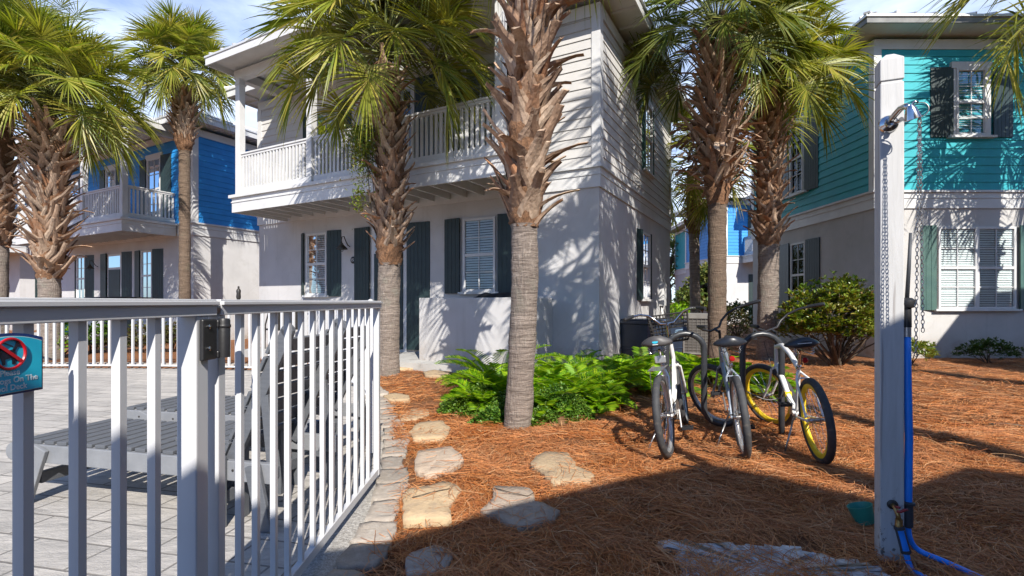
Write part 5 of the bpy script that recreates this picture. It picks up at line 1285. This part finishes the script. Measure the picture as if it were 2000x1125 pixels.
# ------------------------------------------------------------------ bicycles
def wheel(parent, name, M, rimmat='alloy_rim', deep=.018, seed=0, dusty=True):
    'M puts the wheel centre at the axle; the wheel turns about its local y axis'
    e = MB(); hub = [M @ Vector((0, s, 0)) for s in (-.05, -.03, -.028, .028, .03, .05)]
    e.tube(hub, [.008, .008, .022, .022, .008, .008] if False else [.010, .022, .014, .014, .022, .010], 10); hb = e.build(name, 'steel', parent, smooth='auto')
    Rt, rt = .301, .029; n = 48; m = MB(); vs = []; fs = []; pr = []
    for k in range(14):
        a = 2 * PI * k / 14; pr.append((Rt + rt * math.cos(a) * (1.0 if math.cos(a) > 0 else .8), rt * 1.0 * math.sin(a)))
    for i in range(n):
        b = 2 * PI * i / n
        for k, (r, y) in enumerate(pr):
            rr = r + (.0018 if (i % 2 and math.cos(2 * PI * k / 14) > .3) else 0)
            vs.append(M @ Vector((rr * math.cos(b), y, rr * math.sin(b))))
    for i in range(n):
        for k in range(14): fs.append((i * 14 + k, i * 14 + (k + 1) % 14, ((i + 1) % n) * 14 + (k + 1) % 14, ((i + 1) % n) * 14 + k))
    m.add(vs, fs); m.build('tyre', 'rubber', hb, smooth=True)
    m = MB(); vs = []; fs = []; pr = [(.288, -.0175), (.284, -.019), (.284 - deep, -.013), (.284 - deep - .004, 0), (.284 - deep, .013), (.284, .019), (.288, .0175)]
    for i in range(n):
        b = 2 * PI * i / n
        for r, y in pr: vs.append(M @ Vector((r * math.cos(b), y, r * math.sin(b))))
    for i in range(n):
        for k in range(6): fs.append((i * 7 + k, i * 7 + k + 1, ((i + 1) % n) * 7 + k + 1, ((i + 1) % n) * 7 + k))
    m.add(vs, fs); m.build('rim', rimmat, hb, smooth=True)
    m = MB()
    for i in range(32):
        b = 2 * PI * i / 32; sg = 1 if i % 2 else -1; c = b + (.9 if i % 4 < 2 else -.9)
        m.tube([M @ Vector((.018 * math.cos(c), .026 * sg, .018 * math.sin(c))), M @ Vector((.27 * math.cos(b), .004 * sg, .27 * math.sin(b)))], .0013, 4)
    m.build('spokes', 'chrome', hb)
    return hb
def saddle(parent, M, mat, w=.125, wide=1):
    'sprung cruiser saddle, nose forward (x), broad and rounded behind'
    m = MB(); vs = []; fs = []; nx_, nk = 14, 16
    for i in range(nx_):
        t = i / (nx_ - 1); x = -.13 + .29 * t
        wv = w * (math.sin(min(1, t * 2.2 + .22) * PI / 2) if t < .35 else 1) * (1 - .80 * max(0, min(1, (t - .28) / .5)) ** .8)
        if t > .93: wv *= .75
        if t < .04: wv *= .8
        top = .045 + .018 * (1 - t) ** 2 * 1.6 - .01 * math.sin(t * PI); bot = -.012 - .022 * (1 - t)
        for k in range(nk):
            a = 2 * PI * k / nk; c, s_ = math.cos(a), math.sin(a); y = wv * (abs(c) ** .75) * (1 if c > 0 else -1)
            z = (top - (.030 * (abs(c)) ** 2.5)) * s_ if s_ > 0 else bot * -s_ * (.7 + .3 * abs(c)); 
            if t in (0, 1): z *= .6
            vs.append(M @ Vector((x, y, z + .02)))
    for i in range(nx_ - 1):
        for k in range(nk): fs.append((i * nk + k, i * nk + (k + 1) % nk, (i + 1) * nk + (k + 1) % nk, (i + 1) * nk + k))
    fs.append(tuple(range(nk - 1, -1, -1))); fs.append(tuple((nx_ - 1) * nk + k for k in range(nk)))
    m.add(vs, fs); sd_ = m.build('saddle', mat, parent, smooth=True)
    sp = MB()
    for y in (-.065, .065):
        pts = [M @ Vector((-.085 + .012 * math.cos(k * .9), y + .012 * math.sin(k * .9), -.055 + k * .0024)) for k in range(22)]
        sp.tube(pts, .003, 5)
        sp.tube([M @ Vector((-.10, y, -.06)), M @ Vector((0, y * .4, -.055)), M @ Vector((.12, y * .15, .0))], .004, 5)
    sp.build('springs', 'chrome', sd_, smooth=True)
    return sd_
def bicycle(label, contact, theta, lean, steer, col, rim, sad, deep, kind, seed):
    'x forward from the rear contact point'
    t = thing('bicycle', label, 'bicycle', contact, R(90 - theta), 'bicycles at the rack'); t.rotation_euler = (R(lean) , 0, R(90 - theta)); t.rotation_mode = 'XYZ'
    Rw = .33; A = Vector((0, 0, Rw)); WB = 1.14
    I = Matrix.Identity(4)
    wheel(t, 'rear_wheel', Matrix.Translation(A) @ Matrix.Rotation(.3 * seed, 4, 'Y'), rim, deep)
    BB = Vector((.46, 0, .29)); ST = Vector((.27, 0, .70)); HT = Vector((.86, 0, .83)); HB_ = Vector((.915, 0, .66)); FA = Vector((WB, 0, Rw))
    m = MB(); 
    m.tube([BB, ST], .016, 10); m.tube([HT + (HT - HB_) * .1, HB_ - (HT - HB_) * .1], .021, 12)
    if kind == 'step':
        m.tube([HB_ + Vector((-.01, 0, .05)), (.72, 0, .50), (.58, 0, .38), (.47, 0, .36), (.38, 0, .46)], .018, 10)
        m.tube([HB_, (.76, 0, .43), (.60, 0, .32), BB], .017, 10)
    elif kind == 'cruiser':
        m.tube([HT, (.68, 0, .84), (.48, 0, .78), ST], .018, 10); m.tube([HB_, (.74, 0, .50), (.60, 0, .36), BB], .019, 10)
        m.tube([HT + Vector((.01, 0, -.06)), (.66, 0, .70), (.42, 0, .62), (.2, .0, .50)], .010, 8)
    else:
        m.tube([HT, (.66, 0, .86), (.45, 0, .80), ST], .022, 10); m.tube([HB_, (.76, 0, .52), (.62, 0, .37), BB], .024, 10)
    for s in (-1, 1):
        m.tube([ST + Vector((.01, .012 * s, -.03)), (.19, .05 * s, .62), A + Vector((.02, .062 * s, .02))], .009, 8)
        m.tube([BB + Vector((-.02, .02 * s, 0)), (.30, .045 * s, .29), A + Vector((.01, .062 * s, 0))], .010, 8)
        m.tube([A + Vector((0, .058 * s, 0)), A + Vector((0, .070 * s, 0))], .014, 10)
    m.tube([BB + Vector((0, -.036, 0)), BB + Vector((0, .036, 0))], .023, 12)
    m.tube([(.2, -.05, .63), (.2, .05, .63)], .006, 6)
    m.build('frame', col, t, smooth='auto')
    # seat post and saddle
    SP = ST + (ST - BB).normalized() * .17
    m = MB(); m.tube([ST - (ST - BB).normalized() * .03, SP], .0125, 10); m.tube([ST, ST + (ST - BB).normalized() * .03], .020, 10); m.bar(ST + Vector((-.02, -.035, .01)), ST + Vector((-.02, .02, .01)), .008, .008); m.build('seat_post', 'chrome', t, smooth='auto')
    sd_ = saddle(t, Matrix.Translation(SP + Vector((-.02, 0, .045))) @ Matrix.Rotation(R(-4), 4, 'Y'), sad, .145)
    # crank, pedals, chain guard
    ca = R(20 + 40 * seed); m = MB(); m.lathe([(.0, -.003), (.092, -.003), (.095, 0), (.092, .003), (0, .003)], 28, Matrix.Translation(BB + Vector((0, -.045, 0))) @ Matrix.Rotation(R(90), 4, 'X'))
    ck = m.build('chain_ring', 'steel', t, smooth='auto')
    for s in (-1, 1):
        d = Vector((math.cos(ca), 0, math.sin(ca))) * s * .165; p = BB + Vector((0, .055 * s, 0)); m = MB(); m.bar(p, p + d + Vector((0, .012 * s, 0)), .012, .022); c_ = m.build('crank', 'alloy_rim', ck, bevel=.003)
        q = p + d + Vector((0, .065 * s, 0)); m = MB(); m.box(q.x - .045, q.x + .045, q.y - .045, q.y - .032, q.z - .012, q.z + .012); m.box(q.x - .045, q.x + .045, q.y + .032, q.y + .045, q.z - .012, q.z + .012)
        m.box(q.x - .045, q.x - .032, q.y - .0318, q.y + .0318, q.z - .011, q.z + .011); m.box(q.x + .032, q.x + .045, q.y - .0318, q.y + .0318, q.z - .011, q.z + .011); m.box(q.x - .0318, q.x + .0318, q.y - .012, q.y + .012, q.z - .009, q.z + .009)
        m.build('pedal', 'black_plastic', t, bevel=.002)
    m = MB()
    for dz in (.088, -.075): m.tube([BB + Vector((0, -.045, dz)), A + Vector((0, -.045, .035 if dz > 0 else -.035))], .0045, 5)
    m.build('chain', 'iron_black', t)
    m = MB(); 
    if kind == 'step': m.tube([(.30, .05, .27), (.18, .14, .12), (.12, .19, .02)], .008, 8)
    else: m.tube([(.42, .04, .26), (.30, .13, .12), (.26, .18, .02)], .008, 8)
    m.build('kickstand', 'steel', t, smooth=True)
    # front end, turned about the head tube
    axd = (HT - HB_).normalized(); ST_ = Matrix.Translation(HB_) @ Matrix.Rotation(R(steer), 4, axd) @ Matrix.Translation(-HB_)
    m = MB(ST_); 
    for s in (-1, 1): m.tube([HB_ + Vector((0, .022 * s, -.02)), HB_ + Vector((.03, .05 * s, -.04)), HB_ + Vector((.10, .055 * s, -.18)), FA + Vector((0, .056 * s, 0))], .011, 8)
    m.tube([HB_ + Vector((0, -.04, -.022)), HB_ + Vector((0, .04, -.022))], .014, 8); fk = m.build('fork', col, t, smooth='auto')
    wheel(t, 'front_wheel', ST_ @ Matrix.Translation(FA) @ Matrix.Rotation(.2, 4, 'Y'), rim, deep)
    SM = HT + axd * (.21 if kind == 'step' else .16); m = MB(ST_)
    m.tube([HT, SM], .0125, 10); m.tube([SM - axd * .02, SM + Vector((.05, 0, .02))], .013, 10)
    c = SM + Vector((.05, 0, .02))
    bar = [(0, 0, 0), (.005, .06, .005), (.02, .11, .05), (.0, .17, .10), (-.06, .24, .12), (-.14, .31, .11), (-.20, .345, .10)]
    if kind != 'step': bar = [(0, 0, 0), (.0, .07, .0), (.01, .14, .045), (-.02, .22, .09), (-.09, .29, .115), (-.17, .35, .12), (-.24, .38, .12)]
    pts = [c + Vector((x, -y, z)) for x, y, z in reversed(bar)] + [c + Vector((x, y, z)) for x, y, z in bar[1:]]
    m.tube(pts, .0115, 10); hb = m.build('handlebar', 'chrome' if kind == 'step' else 'black_plastic', t, smooth='auto')
    for s in (-1, 1):
        e1 = c + Vector((bar[-1][0], bar[-1][1] * s, bar[-1][2])); e0 = c + Vector((bar[-2][0], bar[-2][1] * s, bar[-2][2])); d = (e1 - e0).normalized()
        m = MB(ST_); m.tube([e1 - d * .10, e1 - d * .02, e1 + d * .035, e1 + d * .045], [.016, .0175, .0175, .014], 12); m.build('grip', 'black_plastic', hb, smooth='auto')
    if kind == 'step':
        m = MB(ST_); x0, x1, y0, y1, z0, z1 = c.x + .04, c.x + .30, -.19, .19, c.z - .18, c.z + .09
        def rect(z, k, r_): 
            cx = (x0 + x1) / 2; m.tube([(cx + (x - cx) * k, y * k, z) for x, y in ((x0, y0), (x1, y0), (x1, y1), (x0, y1))], r_ * 1.2, 5, closed=True)
        for i, z in enumerate([z0 + (z1 - z0) * q / 8 for q in range(9)]): rect(z, .86 + .14 * i / 8, .0065 if i in (0, 8) else .0036)
        cx = (x0 + x1) / 2
        for q in range(13):
            f_ = q / 12
            for x in (x0, x1): m.tube([(cx + (x - cx) * .86, (y0 + (y1 - y0) * f_) * .86, z0), (x, y0 + (y1 - y0) * f_, z1)], .0036, 4)
            m.tube([(x0 + .02, (y0 + (y1 - y0) * f_) * .86, z0), (x1 - .02, (y0 + (y1 - y0) * f_) * .86, z0)], .0036, 4)
        for q in range(9):
            f_ = q / 8
            for y in (y0, y1): m.tube([(cx + (x0 + (x1 - x0) * f_ - cx) * .86, y * .86, z0), (x0 + (x1 - x0) * f_, y, z1)], .0036, 4)
        bk = m.build('basket', 'iron_black', t)
        m = MB(ST_); m.box(x0 - .012, x0 - .006, -.17, -.01, z0 + .03, z0 + .13); pt = m.build('basket_plate', 'bin_navy', bk)
        m = MB(ST_)
        for q in range(4): m.box(x0 - .0145, x0 - .0125, -.15 + .006 * q, -.04 - .008 * q, z0 + .05 + q * .017, z0 + .058 + q * .017)
        m.build('lettering', 'siding_lightblue', pt)
        m = MB(ST_); m.lathe([(0, 0), (.024, 0), (.026, .012), (.018, .026), (0, .032)], 16, Matrix.Translation(c + Vector((-.02, .02, .02)))); m.build('bell', 'chrome', hb, smooth='auto')
        # short rear carrier with a lamp
        m = MB()
        for y in (-.055, .055): m.tube([(.17, y, .72), (-.02, y, .715), (-.12, y, .71)], .005, 6); m.tube([(-.04, y, .715), (-.02, y * 1.2, .50), (0, .068 if y > 0 else -.068, .34)], .004, 6)
        for x in (.12, .04, -.04, -.12): m.tube([(x, -.056, .713), (x, .056, .713)], .004, 6)
        m.build('rear_carrier', 'steel', t)
        m = MB(); m.box(.17, .21, -.045, .045, .74, .80); m.build('lamp', 'alloy_rim', t, bevel=.006)
        # badge on the back of the saddle
        m = MB(); Tm = Matrix.Translation(SP + Vector((-.150, .0, .075))) @ Matrix.Rotation(R(-80), 4, 'Y')
        m.lathe([(0, 0), (.026, 0), (.024, .003), (0, .0035)], 20, Tm @ Matrix.Diagonal((.62, 1, 1, 1))); m.build('badge', 'cyan_cloth', sd_)
        m = MB(Tm); m.box(-.027, -.021, -.022, .022, 0, .003); m.build('lettering', 'trim_white', sd_)
    else:
        m = MB(); q = SP + Vector((-.10, 0, -.065)); m.lathe([(0, 0), (.021, 0), (.023, .012), (.018, .02), (0, .022)], 16, Matrix.Translation(q) @ Matrix.Rotation(R(-90), 4, 'Y')); m.build('tail_lamp', 'red_lens', t, smooth='auto')
        if kind == 'boy':
            m = MB(); m.box(SP.x - .155, SP.x - .150, -.05, .05, SP.z + .072, SP.z + .078); m.build('lettering', 'trim_white', sd_)
            m = MB(); m.box(.64, .70, -.026, .026, .40, .44); m.build('decal', 'yellow_rim', t)
    if kind == 'step':
        m = MB()
        for y in (-.012, .012): m.tube([c + Vector((0, y, 0)), c + Vector((.02, y, -.09)), HB_ + Vector((.0, y, -.0)), (.62, y, .40), BB], .003, 5)
    else:
        m = MB(); m.tube([HT + Vector((0, .02, .1)), HT + Vector((.10, .08, .05)), (.86, .05, .55), (.62, .03, .42), (.45, .02, .36)], .003, 5)
    m.build('brake_cable', 'iron_black', t)
    return t
bicycle('white step through bicycle with wire basket and grey saddle, leftmost of three', (1.27, 4.03, 0), 25.7, -7.5, 4, 'bike_white', 'alloy_rim', 'saddle_grey', .014, 'step', 1)
bicycle('silver blue cruiser bicycle with black saddle, middle of three, front wheel turned', (1.865, 4.0, 0), 16.5, -6, 46, 'bike_silver', 'alloy_rim', 'saddle_vinyl', .014, 'cruiser', 2)
bicycle('white cruiser bicycle with bright yellow rims, rightmost of three', (2.40, 3.88, 0), 13, -6, 32, 'bike_white', 'yellow_rim', 'saddle_vinyl', .034, 'boy', 3)
# rack: one bent tube
rk = []
def arc(cx, cz, r, a0, a1, n=10): return [(cx + r * math.cos(a0 + (a1 - a0) * k / n), cz + r * math.sin(a0 + (a1 - a0) * k / n)) for k in range(n + 1)]
prof = [(-.60, 0)] + [(-.60, .3)] + arc(-.45, .80, .15, PI, 0) + [(-.30, .3)] + arc(-.15, .24, .15, PI, 2 * PI) + [(0, .5)] + arc(.15, .80, .15, PI, 0) + [(.30, .4), (.30, .2), (.30, -.05)]
simple('rack_black', (.022, .024, .028), (.035, .037, .04), .35, 8, .08, 40)
r_ = thing('bicycle_rack', 'black wave shaped tube bicycle rack with two hoops', 'bicycle rack', (2.18, 4.72, 0), R(-6))
m = MB(); m.tube([(x * 1.17, 0, z) for x, z in prof], .028, 14); m.build('tube', 'rack_black', r_, smooth=True)
for x in (-.60, .30):
    m = MB(); m.lathe([(0, -.01), (.06, -.01), (.06, .006), (.03, .012), (0, .012)], 16, Matrix.Translation((x * 1.17, 0, 0))); m.build('foot_plate', 'rack_black', r_, smooth='auto')
lk = thing('lock_cable', 'thin pale lock cable looped between the middle bicycle and the rack', 'cable', (2.2, 4.7, 0))
m = MB(); m.tube(spline([(.0, .1, .42), (.18, -.05, .34), (.34, -.1, .42), (.36, .05, .60), (.3, .15, .72)], .04), .005, 6); m.build('cable', 'ac_beige', lk, smooth=True)

# ------------------------------------------------------------------ shower post
PHI = R(22); C0 = Vector((.7374 * 2.40, 2.40, 0)); w_ = .096
ctr = C0 + Vector((math.cos(PHI), -math.sin(PHI), 0)) * w_ / 2 + Vector((math.sin(PHI), math.cos(PHI), 0)) * w_ / 2
sp = thing('shower_post', 'tall white painted wooden outdoor shower post with grooved pointed top', 'post', ctr, -PHI)
h = w_ / 2
m = MB(); m.box(-h, h, -h, h, -.1, 2.300); 
o = m.build('post_shaft', 'painted_post', sp, bevel=.005)
m = MB(); m.box(-h + .006, h - .006, -h + .006, h - .006, 2.2995, 2.312); m.build('groove', 'painted_post', sp)
m = MB(); zt_ = 2.415; m.add([(-h, -h, 2.312), (h, -h, 2.312), (h, h, 2.312), (-h, h, 2.312), (-h, -h, zt_), (h, -h, zt_), (h, h, zt_), (-h, h, zt_), (-h * .35, -h * .35, 2.447), (h * .35, -h * .35, 2.447), (h * .35, h * .35, 2.447), (-h * .35, h * .35, 2.447)],
   [(0, 3, 2, 1), (0, 1, 5, 4), (1, 2, 6, 5), (2, 3, 7, 6), (3, 0, 4, 7), (4, 5, 9, 8), (5, 6, 10, 9), (6, 7, 11, 10), (7, 4, 8, 11), (8, 9, 10, 11)]); m.build('post_cap', 'painted_post', sp, bevel=.003)
sh = thing('outdoor_shower', 'chrome outdoor shower fitting on a short arm near the top of the white post', 'shower', ctr, -PHI)
T = Matrix.Translation((-.016, -h, 2.10)) @ Matrix.Rotation(R(90), 4, 'X')
m = MB(); m.lathe([(0, .0), (.040, 0), (.042, .005), (.038, .014), (.022, .022), (.018, .036), (0, .037)], 28, T); fl = m.build('flange', 'chrome', sh, smooth='auto')
m = MB(); m.tube([(-.016, -h - .02, 2.10), (-.010, -h - .05, 2.118), (.008, -h - .085, 2.142), (.022, -h - .11, 2.142), (.03, -h - .125, 2.125)], .014, 12); m.build('arm', 'chrome', sh, smooth=True)
m = MB(); m.tube([(-.03, -h - .025, 2.102), (.012, -h - .03, 2.098), (.02, -h - .06, 2.10)], .011, 10); m.build('valve', 'chrome', sh, smooth='auto')
Th = Matrix.Translation((.034, -h - .13, 2.118)) @ Matrix.Rotation(R(-14), 4, 'Y') @ Matrix.Rotation(R(14), 4, 'X')
m = MB(); m.lathe([(0, .020), (.011, .020), (.016, .012), (.022, .0), (.032, -.036), (.034, -.043), (.031, -.045), (0, -.038)], 28, Th); m.build('rose', 'chrome', sh, smooth='auto')
m = MB(); m.tube([(.034, -h - .13, 2.135), (.05, -h - .128, 2.152), (.062, -h - .126, 2.148)], .005, 8); m.build('lever', 'chrome', sh, smooth=True)
pc_ = thing('pull_chain', 'steel pull chain hanging from a ring beside the shower post', 'chain', ctr, -PHI)
m = MB(); m.torus((.066, -h - .126, 2.112), (.25, 1, 0), .033, .0022, 32, 6); m.build('ring', 'steel', pc_, smooth=True)
k = 0
def chain(x0, x1, z0, z1, y=-h - .128):
    z = z0; k = 0; m = MB()
    while z > z1:
        f_ = (z0 - z) / (z0 - z1); x = x0 + (x1 - x0) * f_; a = 0 if k % 2 else PI / 2; pts = []
        for q in range(10):
            b = 2 * PI * q / 10; u = .0058 * math.cos(b); v_ = .0115 * math.sin(b); pts.append((x + u * math.cos(a), y + u * math.sin(a), z + v_))
        m.tube(pts, .0017, 4, closed=True); z -= .0180; k += 1
    return m
chain(.064, .052, 2.079, 1.0).build('chain_strand', 'steel', pc_)
chain(.068, .078, 2.079, 1.12).build('chain_strand', 'steel', pc_)
tp = thing('garden_tap', 'small tap with a red handle and brass outlet low on the post', 'tap', ctr, -PHI)
zt = .285
m = MB(); m.lathe([(0, 0), (.021, 0), (.023, .004), (.016, .009), (0, .01)], 20, Matrix.Translation((.0, -h, zt)) @ Matrix.Rotation(R(90), 4, 'X')); m.build('flange', 'iron_black', tp, smooth='auto')
m = MB(); m.tube([(0, -h - .008, zt), (.004, -h - .03, zt - .004), (.01, -h - .045, zt - .03), (.012, -h - .046, zt - .05)], .010, 10); m.build('spout', 'brass', tp, smooth=True)
m = MB(); m.tube([(.002, -h - .03, zt), (.014, -h - .052, zt + .006)], .006, 8); m.tube([(.002, -h - .055, zt - .012), (.016, -h - .056, zt - .012), (.034, -h - .052, zt - .002), (.046, -h - .050, zt + .0)], [.006, .006, .007, .005], 8); m.build('handle', 'tap_red', tp, smooth=True)
m = MB(); m.lathe([(0, -.05), (.0155, -.05), (.0155, -.072), (.0165, -.074), (.0165, -.084), (0, -.085)], 10, Matrix.Translation((.013, -h - .047, zt))); m.build('outlet', 'brass', tp, smooth='auto')
hs = thing('garden_hose', 'blue garden hose running from the tap and up beside the post', 'hose', ctr, -PHI)
# sleeve at the tap
d0 = Vector((.013, -h - .047, zt - .085)); d1 = Vector((.038, -h - .055, zt - .20))
m = MB(); m.tube([d0, d0.lerp(d1, .08), d0.lerp(d1, .12), d0.lerp(d1, .5), d0.lerp(d1, .9), d1], [.018, .021, .018, .0185, .019, .015], 14); m.build('hose_connector', 'blue_hose', hs, smooth='auto')
m = MB()
for s in (-1, 1): m.tube([d0.lerp(d1, .12) + Vector((.0135 * s, -.006, 0)), d0.lerp(d1, .5) + Vector((.0125 * s, -.006, 0)), d0.lerp(d1, .95) + Vector((.0135 * s, -.005, 0))], [.007, .008, .008], 8)
m.tube([d0.lerp(d1, -.02), d0.lerp(d1, .1)], .0218, 14); m.tube([d0.lerp(d1, .88), d0.lerp(d1, 1.0)], .0205, 14); m.build('connector_grip', 'hose_grey', hs, smooth='auto')
pth = [d1, Vector((.055, -h - .07, .02)), Vector((.075, -h - .17, .035)), Vector((.15, -h - .34, .03)), Vector((.36, -h - .42, .03)), Vector((.42, -h - .28, .034)), Vector((.315, -h - .12, .042)), Vector((.20, -h - .015, .055)), Vector((.11, -h + .025, .075)), Vector((.075, -h + .025, .13)), Vector((.070, -h + .03, .20))]
m = MB(); m.tube([tuple(p) for p in spline(pth, .015)], .0125, 12); m.build('hose_tube', 'blue_hose', hs, smooth=True)
x_, y_ = .070, -h + .03
m = MB(); m.tube([(x_, y_, .19), (x_, y_, .30), (x_ + .004, y_, .6), (x_ - .002, y_, .9), (x_ - .004, y_, 1.14)], [.0165, .017, .0165, .0165, .0155], 14); m.build('wand_tube', 'blue_hose', hs, smooth=True)
m = MB(); m.lathe([(.014, .175), (.021, .18), (.021, .27), (.0195, .28), (.028, .285), (.029, .295), (.019, .30)], 16, Matrix.Translation((x_, y_, 0))); m.build('wand_collar', 'hose_grey', hs, smooth='auto')
m = MB(); m.tube([(x_ - .004, y_, 1.085), (x_ - .004, y_, 1.13)], .0172, 14); m.build('ferrule', 'alloy_rim', hs, smooth='auto')
m = MB(); m.tube([(x_ - .004, y_, 1.13), (x_ - .004, y_, 1.225)], [.019, .018], 14); m.lathe([(0, 1.215), (.030, 1.225), (.036, 1.24), (.034, 1.258), (.02, 1.27), (0, 1.272)], 18, Matrix.Translation((x_ - .004, y_, 0))); m.build('grip', 'black_plastic', hs, smooth='auto')
m = MB(); m.tube([(x_ - .004, y_, 1.26), (x_ + .004, y_, 1.42), (x_ + .010, y_, 1.58)], [.009, .008, .006], 10); m.build('slim_rod', 'hose_grey', hs, smooth=True)  # slim tapering grey rod above the grip
bw = thing('plastic_bowl', 'small teal plastic bowl tilted on the straw behind the post foot', 'bowl', (1.955, 2.76, .03)); bw.rotation_euler = (R(-10), R(-14), 0)
m = MB(); m.lathe([(0, 0), (.045, .0), (.060, .08), (.063, .095), (.059, .095), (.054, .08), (.04, .008), (0, .008)], 28); m.build('bowl_shell', 'teal_plastic', bw, smooth='auto')
